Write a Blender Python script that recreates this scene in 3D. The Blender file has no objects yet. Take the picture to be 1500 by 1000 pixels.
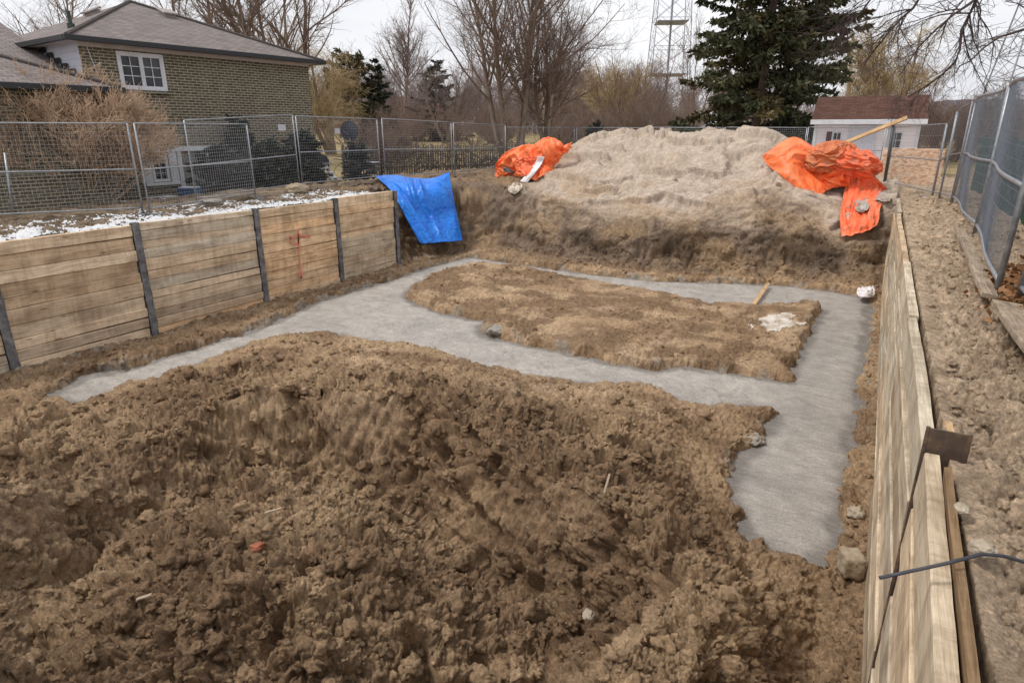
import bpy, math, random
import numpy as np
from mathutils import Vector, Matrix
random.seed(7)
rng = np.random.default_rng(7)
S = bpy.context.scene
COL = S.collection
R = math.radians
PI = math.pi

# ------------------------------------------------------------------ object helpers
def link_mesh(name, verts, faces, mat=None, parent=None, smooth=False, mats=None, fmat=None, vcol=None, loc=None):
    """faces: list of tuples, or an (n,3)/(n,4) int array"""
    me = bpy.data.meshes.new(name)
    verts = np.asarray(verts, dtype=np.float32).reshape(-1, 3)
    if isinstance(faces, np.ndarray):
        n, k = faces.shape
        me.vertices.add(len(verts)); me.vertices.foreach_set('co', verts.ravel())
        me.loops.add(n * k); me.loops.foreach_set('vertex_index', faces.astype(np.int32).ravel())
        me.polygons.add(n); me.polygons.foreach_set('loop_start', np.arange(0, n * k, k, dtype=np.int32))
        try: me.polygons.foreach_set('loop_total', np.full(n, k, dtype=np.int32))
        except Exception: pass
    else:
        me.from_pydata([tuple(map(float, v)) for v in verts], [], [tuple(int(i) for i in f) for f in faces])
    if vcol is not None:
        ca = me.color_attributes.new('Col', 'FLOAT_COLOR', 'POINT')
        c = np.ones((len(verts), 4), dtype=np.float32); c[:, :vcol.shape[1]] = vcol
        ca.data.foreach_set('color', c.ravel())
    me.update(calc_edges=True); me.validate()
    if mats:
        for m in mats: me.materials.append(m)
        if fmat is not None: me.polygons.foreach_set('material_index', np.asarray(fmat, dtype=np.int32))
    elif mat: me.materials.append(mat)
    if smooth: me.polygons.foreach_set('use_smooth', np.ones(len(me.polygons), dtype=bool))
    o = bpy.data.objects.new(name, me); COL.objects.link(o)
    if loc is not None: o.location = loc
    if parent: o.parent = parent
    return o

def tag(o, label=None, cat=None, group=None, kind=None):
    if label: o['label'] = label
    if cat: o['category'] = cat
    if group: o['group'] = group
    if kind: o['kind'] = kind
    return o

def thing(name, label, cat, loc=(0, 0, 0), rz=0, group=None):
    o = bpy.data.objects.new(name, None); COL.objects.link(o)
    o.empty_display_size = .2
    o.location = loc; o.rotation_euler = (0, 0, rz)
    return tag(o, label, cat, group)

def kids(o): return [c for c in COL.objects if c.parent == o]
def copy_tree(o, parent=None):
    c = o.copy(); COL.objects.link(c)
    c.parent = parent
    for ch in kids(o): copy_tree(ch, c)
    return c

class MB:
    """collects shapes into one mesh"""
    def __init__(s): s.v = []; s.f = []; s.m = []; s.n = 0
    def add(s, v, f, m=0):
        for p in v: s.v.append(tuple(p))
        for q in f: s.f.append(tuple(i + s.n for i in q)); s.m.append(m)
        s.n += len(v)
    def box(s, c, d, rz=0, m=0, bev=0, tilt=None):
        x, y, z = d[0] / 2, d[1] / 2, d[2] / 2
        if bev > 0:
            b = bev; v = []; f = []
            for sz in (-1, 1):
                for (sx, sy) in ((-1, -1), (1, -1), (1, 1), (-1, 1)):
                    v += [(sx * (x - b), sy * (y - b), sz * z), (sx * x, sy * (y - b), sz * (z - b)), (sx * (x - b), sy * y, sz * (z - b))]
            import itertools
            from mathutils.geometry import convex_hull_2d
            import bmesh
            bm = bmesh.new()
            for p in v: bm.verts.new(p)
            bmesh.ops.convex_hull(bm, input=bm.verts[:])
            bmesh.ops.dissolve_limit(bm, angle_limit=.01, verts=bm.verts[:], edges=bm.edges[:])
            bm.verts.index_update()
            v = [tuple(q.co) for q in bm.verts]; f = [tuple(q.index for q in g.verts) for g in bm.faces]
            bm.free()
        else:
            v = [(-x, -y, -z), (x, -y, -z), (x, y, -z), (-x, y, -z), (-x, -y, z), (x, -y, z), (x, y, z), (-x, y, z)]
            f = [(0, 3, 2, 1), (4, 5, 6, 7), (0, 1, 5, 4), (1, 2, 6, 5), (2, 3, 7, 6), (3, 0, 4, 7)]
        M = Matrix.Translation(Vector(c)) @ Matrix.Rotation(rz, 4, 'Z')
        if tilt is not None: M = M @ tilt
        s.add([M @ Vector(p) for p in v], f, m)
    def tube(s, pts, r, n=6, m=0, cap=True):
        pts = [Vector(p) for p in pts]; k = len(pts)
        rr = r if isinstance(r, (list, tuple)) else [r] * k
        v = []; f = []
        ref = None
        for i, p in enumerate(pts):
            t = (pts[min(i + 1, k - 1)] - pts[max(i - 1, 0)]).normalized()
            if ref is None:
                ref = Vector((0, 0, 1)) if abs(t.z) < .9 else Vector((1, 0, 0))
            u = t.cross(ref).normalized(); w = u.cross(t).normalized(); ref = w
            for j in range(n):
                a = 2 * PI * j / n + PI / n
                v.append(p + (u * math.cos(a) + w * math.sin(a)) * rr[i])
        for i in range(k - 1):
            for j in range(n):
                a = i * n + j; b = i * n + (j + 1) % n
                f.append((a, b, b + n, a + n))
        if cap:
            f.append(tuple(range(n))[::-1]); f.append(tuple(range((k - 1) * n, k * n)))
        s.add(v, f, m)
    def quad(s, a, b, c, d, m=0): s.add([a, b, c, d], [(0, 1, 2, 3)], m)
    def prism(s, prof, h, axis='Z', m=0, at=(0, 0, 0)):
        """prof: list of 2D points; extruded by h"""
        n = len(prof); v = []
        for k in (0, h):
            for (a, b) in prof:
                p = {'Z': (a, b, k), 'Y': (a, k, b), 'X': (k, a, b)}[axis]
                v.append((p[0] + at[0], p[1] + at[1], p[2] + at[2]))
        f = [tuple(range(n))[::-1], tuple(range(n, 2 * n))] + [(i, (i + 1) % n, n + (i + 1) % n, n + i) for i in range(n)]
        s.add(v, f, m)
    def build(s, name, mat=None, parent=None, smooth=False, mats=None, loc=None):
        return link_mesh(name, s.v, s.f, mat, parent, smooth, mats, s.m if mats else None, loc=loc)

# ------------------------------------------------------------------ noise (numpy)
_G = np.array([(1,1,0),(-1,1,0),(1,-1,0),(-1,-1,0),(1,0,1),(-1,0,1),(1,0,-1),(-1,0,-1),
               (0,1,1),(0,-1,1),(0,1,-1),(0,-1,-1),(1,1,0),(-1,1,0),(0,-1,1),(0,-1,-1)], dtype=np.float32)
def _hash(ix, iy, iz, seed):
    h = (ix.astype(np.uint32) * np.uint32(374761393)) ^ (iy.astype(np.uint32) * np.uint32(668265263)) ^ (iz.astype(np.uint32) * np.uint32(2147483647)) ^ np.uint32((seed * 974711 + 12345) & 0xffffffff)
    h = (h ^ (h >> np.uint32(13))) * np.uint32(1274126177)
    h = (h ^ (h >> np.uint32(15))) * np.uint32(2246822519)
    return h ^ (h >> np.uint32(16))
def perlin(x, y, z, seed=0):
    x = np.asarray(x, np.float32); y = np.asarray(y, np.float32); z = np.asarray(z, np.float32) + np.zeros_like(x)
    fx, fy, fz = np.floor(x), np.floor(y), np.floor(z)
    ix, iy, iz = fx.astype(np.int32), fy.astype(np.int32), fz.astype(np.int32)
    x = x - fx; y = y - fy; z = z - fz
    u = x * x * x * (x * (x * 6 - 15) + 10); v = y * y * y * (y * (y * 6 - 15) + 10); w = z * z * z * (z * (z * 6 - 15) + 10)
    out = np.zeros_like(x)
    for dz in (0, 1):
        wz = w if dz else 1 - w
        for dy in (0, 1):
            wy = v if dy else 1 - v
            for dx in (0, 1):
                wx = u if dx else 1 - u
                g = _G[_hash(ix + dx, iy + dy, iz + dz, seed) & np.uint32(15)]
                out += wx * wy * wz * (g[..., 0] * (x - dx) + g[..., 1] * (y - dy) + g[..., 2] * (z - dz))
    return out
def fbm(x, y, z=0., oct=4, seed=0, gain=.5, lac=2.03):
    a = 1.; s = 0.; x = np.asarray(x, np.float32); y = np.asarray(y, np.float32); z = np.asarray(z, np.float32)
    for k in range(oct):
        s = s + a * perlin(x, y, z, seed + k); x = x * lac; y = y * lac; z = z * lac; a *= gain
    return s
def billow(x, y, z=0., seed=0): return np.abs(perlin(x, y, z, seed)) * 2 - .5
def domes(x, y, cell, seed, jit=.9, rmin=.35, rmax=.85):
    """rounded lumps of random size, one per cell of a jittered grid (0..1)"""
    gx = np.floor(x / cell).astype(np.int32); gy = np.floor(y / cell).astype(np.int32)
    out = np.zeros(x.shape, np.float32)
    for dx in (-1, 0, 1):
        for dy in (-1, 0, 1):
            ix, iy = gx + dx, gy + dy
            h = _hash(ix, iy, ix * 0 + 7, seed)
            a = (h & np.uint32(1023)).astype(np.float32) / 1023; b = ((h >> np.uint32(10)) & np.uint32(1023)).astype(np.float32) / 1023
            c = ((h >> np.uint32(20)) & np.uint32(1023)).astype(np.float32) / 1023
            cx = (ix + .5 + (a - .5) * jit) * cell; cy = (iy + .5 + (b - .5) * jit) * cell
            r = (rmin + (rmax - rmin) * c * c) * cell
            th = c * 40; ex = (x - cx) * np.cos(th) + (y - cy) * np.sin(th); ey = (-(x - cx) * np.sin(th) + (y - cy) * np.cos(th)) * (1 + .7 * a)
            q = (ex * ex + ey * ey) / (r * r)
            out = np.maximum(out, np.sqrt(np.maximum(0, 1 - q)) * (.45 + .55 * b) * r / (rmax * cell))
    return out
def sstep(a, b, x):
    t = np.clip((np.asarray(x, np.float32) - a) / (b - a), 0, 1); return t * t * (3 - 2 * t)
def lerp(a, b, t): return a + (b - a) * t
def poly_sd(px, py, poly):
    """signed distance to a polygon, negative inside"""
    P = np.asarray(poly, np.float32); d = np.full(px.shape, 1e9, np.float32); ins = np.zeros(px.shape, bool)
    for i in range(len(P)):
        a = P[i]; b = P[(i + 1) % len(P)]; e = b - a
        wx = px - a[0]; wy = py - a[1]
        t = np.clip((wx * e[0] + wy * e[1]) / max(1e-9, float(e @ e)), 0, 1)
        d = np.minimum(d, np.hypot(wx - t * e[0], wy - t * e[1]))
        if abs(e[1]) > 1e-9:
            c = ((a[1] > py) != (b[1] > py)) & (px < (b[0] - a[0]) * (py - a[1]) / (b[1] - a[1]) + a[0])
            ins ^= c
    return np.where(ins, -d, d)
def seg_d(px, py, a, b):
    ex, ey = b[0] - a[0], b[1] - a[1]
    t = np.clip(((px - a[0]) * ex + (py - a[1]) * ey) / (ex * ex + ey * ey), 0, 1)
    return np.hypot(px - a[0] - t * ex, py - a[1] - t * ey)

# ------------------------------------------------------------------ material helpers
def srgb(r, g, b):
    f = lambda c: (c / 255 / 12.92) if c / 255 <= .04045 else ((c / 255 + .055) / 1.055) ** 2.4
    return (f(r), f(g), f(b), 1)
class NT:
    def __init__(s, name):
        s.m = bpy.data.materials.new(name); s.m.use_nodes = True
        s.t = s.m.node_tree; s.t.nodes.clear()
        s.out = s.t.nodes.new('ShaderNodeOutputMaterial'); s.bsdf = s.t.nodes.new('ShaderNodeBsdfPrincipled')
        s.t.links.new(s.bsdf.outputs[0], s.out.inputs[0])
    def n(s, typ, **kw):
        nd = s.t.nodes.new('ShaderNode' + typ)
        for k, v in kw.items(): setattr(nd, k, v)
        return nd
    def l(s, a, b): s.t.links.new(a, b)
    def coord(s, which='Object', scale=(1, 1, 1), rot=(0, 0, 0), loc=(0, 0, 0)):
        c = s.n('TexCoord'); mp = s.n('Mapping'); s.l(c.outputs[which], mp.inputs[0])
        mp.inputs['Scale'].default_value = scale; mp.inputs['Rotation'].default_value = rot; mp.inputs['Location'].default_value = loc
        return mp.outputs[0]
    def noise(s, co, scale, detail=5, rough=.6, dist=0.):
        nd = s.n('TexNoise'); s.l(co, nd.inputs['Vector'])
        nd.inputs['Scale'].default_value = scale; nd.inputs['Detail'].default_value = detail
        nd.inputs['Roughness'].default_value = rough; nd.inputs['Distortion'].default_value = dist
        return nd.outputs['Fac']
    def ramp(s, fac, stops):
        nd = s.n('ValToRGB'); s.l(fac, nd.inputs[0]); e = nd.color_ramp.elements
        while len(e) < len(stops): e.new(.5)
        for i, (p, c) in enumerate(stops):
            e[i].position = p; e[i].color = c if len(c) == 4 else (*c, 1)
        return nd.outputs[0]
    def mix(s, fac, a, b, mode='MIX'):
        nd = s.n('Mix', data_type='RGBA', blend_type=mode)
        for inp, val in ((nd.inputs[0], fac), (nd.inputs[6], a), (nd.inputs[7], b)):
            if hasattr(val, 'is_output'): s.l(val, inp)
            else: inp.default_value = val
        return nd.outputs[2]
    def math(s, op, a, b=None):
        nd = s.n('Math', operation=op)
        for inp, val in ((nd.inputs[0], a), (nd.inputs[1], b)):
            if val is None: continue
            if hasattr(val, 'is_output'): s.l(val, inp)
            else: inp.default_value = val
        return nd.outputs[0]
    def bump(s, h, strength=.5, dist=.02, prev=None):
        nd = s.n('Bump'); s.l(h, nd.inputs['Height']); nd.inputs['Strength'].default_value = strength; nd.inputs['Distance'].default_value = dist
        if prev is not None: s.l(prev, nd.inputs['Normal'])
        return nd.outputs[0]
    def set(s, col=None, rough=None, normal=None, metal=None, spec=None):
        for k, v in (('Base Color', col), ('Roughness', rough), ('Normal', normal), ('Metallic', metal), ('Specular IOR Level', spec)):
            if v is None: continue
            if hasattr(v, 'is_output'): s.l(v, s.bsdf.inputs[k])
            else: s.bsdf.inputs[k].default_value = v
        return s.m

def mat_simple(name, c1, c2, scale=6, rough=.7, bump=.2, bd=.01, metal=0, spec=.3, detail=6, cscale=(1, 1, 1), attr=False):
    t = NT(name); co = t.coord('Object', cscale)
    f = t.noise(co, scale, detail, .6); f2 = t.noise(co, scale * 7, 4, .6)
    c = t.ramp(f, [(.3, c1), (.7, c2)])
    c = t.mix(.35, c, t.ramp(f2, [(.25, (.35, .35, .35, 1)), (.75, (1.2, 1.2, 1.2, 1))]), 'MULTIPLY')
    if attr:
        a = t.n('VertexColor', layer_name='Col'); c = t.mix(1., c, a.outputs[0], 'MULTIPLY')
    h = t.math('ADD', f, t.math('MULTIPLY', f2, .5))
    return t.set(c, rough, t.bump(h, bump, bd), metal, spec)
# ================================================================== CAMERA, LIGHT, SKY
cam = bpy.data.cameras.new('camera'); camo = bpy.data.objects.new('camera', cam); COL.objects.link(camo); S.camera = camo
cam.sensor_width = 36; cam.lens = 930 / 1500 * 36; cam.clip_start = .05; cam.clip_end = 6000
TH = math.atan2(310, 930); YAW = math.atan2(550, math.hypot(930, 310)); EYE = 4.0
camo.location = (0, 0, EYE); camo.rotation_euler = (PI / 2 - TH, 0, YAW)

w = bpy.data.worlds.new('World'); S.world = w; w.use_nodes = True
nt = w.node_tree; nt.nodes.clear()
wo = nt.nodes.new('ShaderNodeOutputWorld'); bg = nt.nodes.new('ShaderNodeBackground')
sky = nt.nodes.new('ShaderNodeTexSky'); sky.sky_type = 'NISHITA'; sky.sun_disc = False
SUN_EL, SUN_AZ = R(58), R(238)
sky.sun_elevation = SUN_EL; sky.sun_rotation = SUN_AZ; sky.air_density = 1.; sky.dust_density = 3.
# overcast: a thick bank of pale cloud over the clear sky, thinner patches let a little blue through
tc = nt.nodes.new('ShaderNodeTexCoord'); mp = nt.nodes.new('ShaderNodeMapping'); mp.inputs['Scale'].default_value = (1, 1, 3.2)
nt.links.new(tc.outputs['Generated'], mp.inputs[0])
n1 = nt.nodes.new('ShaderNodeTexNoise'); n1.inputs['Scale'].default_value = 2.1; n1.inputs['Detail'].default_value = 6; n1.inputs['Roughness'].default_value = .5
nt.links.new(mp.outputs[0], n1.inputs['Vector'])
cr = nt.nodes.new('ShaderNodeValToRGB'); cr.color_ramp.elements[0].position = .3; cr.color_ramp.elements[1].position = .72
cr.color_ramp.elements[0].color = (5.7, 5.8, 6.15, 1); cr.color_ramp.elements[1].color = (7.9, 7.9, 8.0, 1)
nt.links.new(n1.outputs['Fac'], cr.inputs[0])
mx = nt.nodes.new('ShaderNodeMix'); mx.data_type = 'RGBA'; mx.inputs[0].default_value = .93
nt.links.new(sky.outputs[0], mx.inputs[6]); nt.links.new(cr.outputs[0], mx.inputs[7])
nt.links.new(mx.outputs[2], bg.inputs[0]); bg.inputs[1].default_value = .1
nt.links.new(bg.outputs[0], wo.inputs[0])
sun = bpy.data.lights.new('sun', 'SUN'); sun.energy = 1.5; sun.angle = R(12); sun.color = (1, .95, .88)
so = bpy.data.objects.new('sun', sun); COL.objects.link(so)
# direction towards the sun: azimuth measured like the sky texture's (rotation about Z from +Y, clockwise)
sd = Vector((math.sin(SUN_AZ) * math.cos(SUN_EL), math.cos(SUN_AZ) * math.cos(SUN_EL), math.sin(SUN_EL)))
so.rotation_euler = sd.to_track_quat('Z', 'Y').to_euler(); so.location = sd * 50
S.view_settings.view_transform = 'Standard'; S.view_settings.look = 'None'; S.view_settings.exposure = .52; S.view_settings.gamma = 1
S.cycles.max_bounces = 6; S.cycles.diffuse_bounces = 3; S.cycles.transparent_max_bounces = 12
# ================================================================== TERRAIN
OUTER = [(-10.84, 4.48), (-11.23, 5.26), (-10.97, 5.94), (-10.91, 7.25), (-10.96, 8.95), (-11.56, 10.95), (-11.44, 13.12), (-11.6, 15.9), (-11.34, 17.45), (-9.38, 17.15), (-7.23, 16.99), (-4.98, 17.03), (-3.27, 17.7), (-1.77, 18.27), (-0.11, 18.0), (0.24, 17.56), (0.25, 14.95), (0.21, 11.4), (0.2, 9.12), (0.18, 7.51), (0.17, 6.6), (0.13, 6.16), (-0.05, 5.99), (-0.36, 5.94), (-0.58, 6.11), (-0.79, 6.65), (-0.99, 7.12), (-0.93, 7.43), (-0.92, 7.83), (-0.85, 8.19), (-0.75, 8.7), (-0.78, 9.45), (-0.93, 9.59), (-1.34, 9.37), (-1.71, 9.22), (-2.11, 9.14), (-2.64, 9.46), (-3.1, 9.47), (-3.59, 9.17), (-4.14, 9.03), (-4.89, 8.96), (-5.74, 8.99), (-6.82, 9.23), (-7.52, 9.3), (-8.36, 9.07), (-9.53, 9.13), (-9.94, 8.59), (-10.26, 8.0), (-10.16, 6.71), (-10.13, 5.77), (-10.15, 4.99), (-10.23, 4.52)]
HOLE = [(-10.14, 12.37), (-10.57, 13.51), (-10.84, 15.18), (-10.43, 16.43), (-9.03, 16.52), (-7.56, 16.28), (-6.12, 15.82), (-4.51, 15.52), (-3.05, 15.13), (-2.15, 15.35), (-1.78, 15.91), (-0.92, 16.4), (-0.65, 15.99), (-0.68, 14.43), (-0.73, 12.87), (-0.75, 11.4), (-0.79, 10.84), (-1.38, 10.79), (-1.94, 10.73), (-2.5, 10.61), (-2.97, 10.15), (-3.26, 10.26), (-3.89, 10.23), (-4.78, 10.37), (-5.65, 10.35), (-6.64, 10.54), (-7.01, 11.0), (-6.96, 11.49), (-7.42, 11.36), (-8.2, 11.42), (-9.22, 11.74)]
PIT = [(-12.74, -6), (-12.74, 15.35), (-13.0, 15.6), (-12.9, 17.4), (-11.6, 18.2), (-9.4, 17.75), (-7, 17.6), (-5, 17.7), (-3, 18.3), (-1.6, 18.75), (.60, 18.7), (.60, -6)]
RIDGE = ((-9.7, 24.8), (-4.1, 24.8))
def foot_sd(x, y): return np.maximum(poly_sd(x, y, OUTER), -poly_sd(x, y, HOLE))

def base(x, y):
    """smooth ground height, plus region weights"""
    x = np.asarray(x, np.float32); y = np.asarray(y, np.float32)
    wob = fbm(x * .9, y * .9, 0, 3, 11)
    sF = foot_sd(x, y)
    # jagged concrete edge
    sE = sF + .15 * perlin(x * 2.4, y * 2.4, 0, 5) + .07 * perlin(x * 6, y * 6, 0, 7)
    isl = poly_sd(x, y, HOLE)
    pit = poly_sd(x, y, PIT)
    # -- floor
    z = .16 + .05 * wob
    # island between the footings
    z = np.where(isl < .3, .17 + .06 * wob + .07 * sstep(.1, .5, -isl) * sstep(-6, -9.5, x), z)
    # front heap with the scraped hollow
    front = sstep(-10.5, -9.4, x) * sstep(9.9, 9.0, y + .12 * x * 0) * (isl > 0)
    right = sstep(.25, -.55, x + .1 * perlin(y * 1.2, x * 0 + 3, 0, 21))
    e = np.hypot((x + 4.2 + .5 * perlin(x * .4, y * .4, 3, 31)) / 3.25, (y - 3.3 + .5 * perlin(x * .5, y * .5, 7, 32)) / 2.45)
    prof = np.interp(e, [0, .25, .45, .64, .76, .84, 1.0, 1.12, 1.5, 2.2, 4], [.50, .48, .28, -.02, -.08, .10, .86, .90, .60, .38, .30])
    dirw = sstep(-8.0, -6.3, x)
    flat = .36 + .16 * wob + .1 * sstep(5, 2.5, y)
    heap = lerp(flat, prof + .10 * wob, dirw)
    heap = heap + .18 * sstep(2.8, 1.4, y)
    ramp = sstep(.0, 1.5, sF)
    heapz = lerp(.12, heap, ramp)
    z = lerp(z, lerp(z, heapz, front), right)
    # trench edge along the right-hand strip
    z = z - .07 * sstep(-.05, .15, x) * (y < 18)
    # soil banked against the left wall
    dl = x + 12.7
    lb = np.exp(-(np.maximum(dl, 0) / .75) ** 2) * (-.02 + .09 * perlin(y * .7, x * 0, 1, 41)) - .10 * sstep(-11.2, -12.4, x) * (x < -11)
    z = z + lb * (x < -11) * (pit < .1)
    z = z + .30 * sstep(3.6, 1.6, y) * sstep(-9, -12, x)
    # footing trench
    z = lerp(-.16, z, sstep(-.08, .17, sE))
    # near bank towards the camera
    z = lerp(z, 2.2, sstep(1.0, -.4, y))
    floor = z
    # -- upper ground
    up = 2.2 + .05 * wob + .05 * sstep(.7, 1.3, x) + .04 * sstep(4.5, 2.5, y) * (x > .6)
    up = up - .10 * sstep(-12.9, -13.8, x) * 0
    # -- spoil heap and cut bank at the far end
    wv = fbm(x * .55, y * .55, 2, 3, 51)
    dr = seg_d(x, y, *RIDGE)
    pile = 4.12 - .485 * np.sqrt(dr * dr + .5) + .16 * wv + .06
    pile = pile + .10 * perlin(x * 1.1, y * .3, 0, 55) * sstep(0, 2, dr)
    s = pit + .22 * perlin(x * .9, y * .9, 0, 61) + .10 * perlin(x * 2.6, y * 2.6, 0, 62)
    s = np.maximum(s, 0)
    upw = np.maximum(sstep(-9.2, -11.2, x), np.maximum(sstep(27.5, 30, y), sstep(-.9, .55, x) * sstep(18.6, 21.2, y)))
    land = np.maximum(pile, lerp(-1, up, upw))
    land = np.where(upw > .01, lerp(pile, np.maximum(pile, up), upw), pile)
    cl = np.interp(s, [0, .22, .45, .60, .78, 1.05, 1.6, 2.3, 3.2, 60], [0, .20, .34, .75, 1.05, 1.26, 1.75, 2.25, 2.9, 60])
    clL = np.interp(s, [0, .25, .5, .8, 1.15, 1.6, 60], [0, .22, .45, 1.0, 1.75, 2.3, 60])
    cl = lerp(cl, clL, sstep(-8.8, -11.2, x))
    bank = np.minimum(land, floor + cl)
    far = (y > 15.4) & (x < .60)
    z = np.where(pit > 0, np.where(far, bank, up), floor)
    z = np.where((x >= .60), up, z)
    z = np.where((x < -12.74) & (y <= 15.4), up, z)
    reg = dict(sF=sF, isl=isl, pit=pit, s=s, pile=pile, front=front * right * ramp, far=far & (pit > -.3), up=up, wob=wob, e=e, dirw=dirw)
    return z.astype(np.float32), reg

def ground_z(x, y):
    z, _ = base(np.array([x], np.float32), np.array([y], np.float32)); return float(z[0])

def terrain():
    ang = np.radians(np.arange(-88, 41.01, .115))
    rs = [1.5]
    while rs[-1] < 33:
        r = rs[-1]; rs.append(r * (1.0015 if 16.3 < r < 22.5 else 1.0038 if r < 12 else 1.004))
    rs = np.array(rs, np.float32)
    A, RR = np.meshgrid(ang.astype(np.float32), rs)
    x = (RR * np.sin(A)).ravel(); y = (RR * np.cos(A)).ravel()
    z, g = base(x, y)
    nr, na = len(rs), len(ang)
    P = np.stack([x, y, z], -1).reshape(nr, na, 3)
    du = np.gradient(P, axis=1); dv = np.gradient(P, axis=0)
    N = np.cross(du, dv); N /= np.linalg.norm(N, axis=-1, keepdims=True) + 1e-9
    N = np.where(N[..., 2:3] < 0, -N, N).reshape(-1, 3)
    # weights
    sF, pit, s, pile = g['sF'], g['pit'], g['s'], g['pile']
    inpit = pit < 0
    upz = (~g['far']) & (pit >= 0)
    pilew = g['far'] * sstep(.7, 2.6, s + .9 * fbm(x * .6, y * .6, z * .6, 4, 113)) * sstep(-11.6, -9.6, x + .5 * perlin(x, y, 0, 114))
    bankw = g['far'] * (1 - pilew) * sstep(-.2, .3, pit)
    step = (1 - sstep(.0, .25, np.abs(pit))) * (~g['far'])          # hidden behind the planks
    # clod amplitude
    wx = x + .12 * perlin(x * 2, y * 2, z * 2, 71); wy = y + .12 * perlin(x * 2, y * 2, z * 2, 72); wz = z + .1 * perlin(x * 2, y * 2, z * 2 + 9, 73)
    scraped = sstep(.80, .9, g['e']) * sstep(1.03, .97, g['e']) * g['dirw'] * sstep(-.1, .2, perlin(x * .8, y * .8, 4, 74))
    tramp = sstep(-.05, .25, fbm(x * .5 + 3, y * .5, 0, 3, 75))
    plateau = sstep(1.02, 1.2, g['e']) * sstep(6.2, 7.2, y)
    a = np.full(x.shape, .55, np.float32)
    a = np.where(g['front'] > 0, lerp(a, lerp(1.08, .62, plateau), g['front']), a)
    a = a * (1 - .62 * scraped)
    a = np.where(g['isl'] < .25, .62 - .34 * tramp, a)
    strip = inpit & (x > -.1) & (y < 18)
    a = np.where(strip, .62, a)
    a = np.where(inpit & (x < -10.8), .80, a)
    a = np.where(upz, np.where(x > 0, .80, .5), a)
    a = lerp(a, .17, pilew); a = lerp(a, .38, bankw)
    a = a * sstep(-.22, .12, sF + .10) * (1 - step)
    kx = x + .07 * perlin(x * 4.5, y * 4.5, 0, 76) + .030 * perlin(x * 12, y * 12, 0, 78) + .012 * perlin(x * 30, y * 30, 0, 80); ky = y + .9 * z + .07 * perlin(x * 4.5, y * 4.5, 4, 77) + .030 * perlin(x * 12, y * 12, 4, 79) + .012 * perlin(x * 30, y * 30, 4, 68)
    d = .075 * billow(wx * 1.6, wy * 1.6, wz * 1.6, 81) + .15 * (domes(kx, ky, .42, 201) - .3) + .10 * (domes(kx, ky, .19, 202) - .3)
    dm = .055 * (domes(kx, ky, .088, 203) - .3) + .026 * billow(wx * 13, wy * 13, wz * 13, 84) + .024 * (domes(kx, ky, .040, 204) - .3)
    df = .012 * billow(x * 42, y * 42, z * 42, 86)
    ck = lambda f_, w_, sd: np.exp(-(perlin(wx * f_, wy * f_, wz * f_, sd) / w_) ** 2)
    crk = -.050 * ck(4.6, .07, 181) - .034 * ck(9.5, .085, 182) - .020 * ck(20, .10, 183)
    grit = .020 * fbm(x * 24, y * 24, z * 24, 3, 184, .65)
    disp = a * (d * lerp(1, .5, plateau) + dm + df + crk) + grit * np.clip(a * 1.3, .3, 1)
    # crack-like pits between the clods of the heap
    pitn = perlin(wx * 3.1, wy * 3.1, wz * 3.1, 87)
    disp = disp - .20 * sstep(.26, .44, pitn) * g['front'] * (1 - plateau * .7) * (1 - scraped)
    # excavator tooth marks on the scraped face
    disp = disp + scraped * .018 * np.sin((x * .9 - y * .45) * 42 + 3 * perlin(x * 2, y * 2, 0, 88))
    # layered ledges on the bank, rills and slumps on the heap of sandy spoil
    led = perlin(x * .5, y * .5, z * 4.5, 89) + .5 * perlin(x * 1.3, y * 1.3, z * 9, 90)
    disp = disp + bankw * (.08 * led + .16 * fbm(x * 1.1, y * 1.1, z * 1.1, 3, 115) + .11 * billow(x * 2.2, y * 2.2, z * 2.2, 117) + .05 * billow(x * 5, y * 5, z * 5, 118) - .07 * ck(1.3, .04, 188) - .04 * ck(3.1, .05, 189))
    rl = np.abs(perlin(x * 1.25 + .6 * perlin(x * .8, y * .8, 0, 91), y * .55, 0, 92)); 
    ledge = fbm(x * .45 + .8 * perlin(x * .7, y * .7, 1, 95), y * 1.1, 0, 3, 93)
    lg = np.abs(ledge) ; cut = np.exp(-(lg / .045) ** 2)
    disp = disp + pilew * (.24 * (rl - .2) - .09 * cut + .20 * sstep(-.03, .03, ledge) + .04 * fbm(x * 2.2, y * 2.2, z * 2.2, 4, 94, .6) - .03 * ck(1.5, .035, 186))
    P = P.reshape(-1, 3) + N * disp[:, None]
    # colours (the soil's own: damp clay, dry crust, pale sandy spoil)
    c = lambda r_, g_, b_: np.array(srgb(r_, g_, b_)[:3], np.float32)
    damp, clay, dry, sand, grey, strp = c(140, 115, 91), c(178, 151, 121), c(201, 174, 144), c(186, 171, 157), c(138, 120, 104), c(196, 173, 149)
    m1 = sstep(-.3, .35, fbm(x * .8, y * .8, z, 4, 101))[:, None]; m2 = sstep(-.2, .4, fbm(x * 2.7, y * 2.7, z * 2, 4, 102))[:, None]
    C = lerp(damp, clay, m1 * .8 + .2 * m2)
    yel = (sstep(-.15, .35, fbm(x * .6 + 7, y * .6, 0, 4, 103)) * (plateau * g['front'] + (g['isl'] < .1) * .9 + scraped * .5))[:, None]
    C = lerp(C, dry, np.clip(yel * .62, 0, 1))
    dk = ((g['isl'] < .1) * sstep(-.1, .3, fbm(x * 1.3, y * 1.3, 5, 4, 104)))[:, None]; C = lerp(C, damp * .9, dk * .9)
    C = lerp(C, lerp(grey, clay * .8, m1) * .86, bankw[:, None])
    # irregular darker band low in the bank
    bandw = (bankw * sstep(.2, .45, s) * sstep(1.2, .8, s) * sstep(.0, .35, perlin(x * .7, z * .8, 0, 105) + .35 * sstep(-3.2, -1.2, x)))[:, None]
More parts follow.
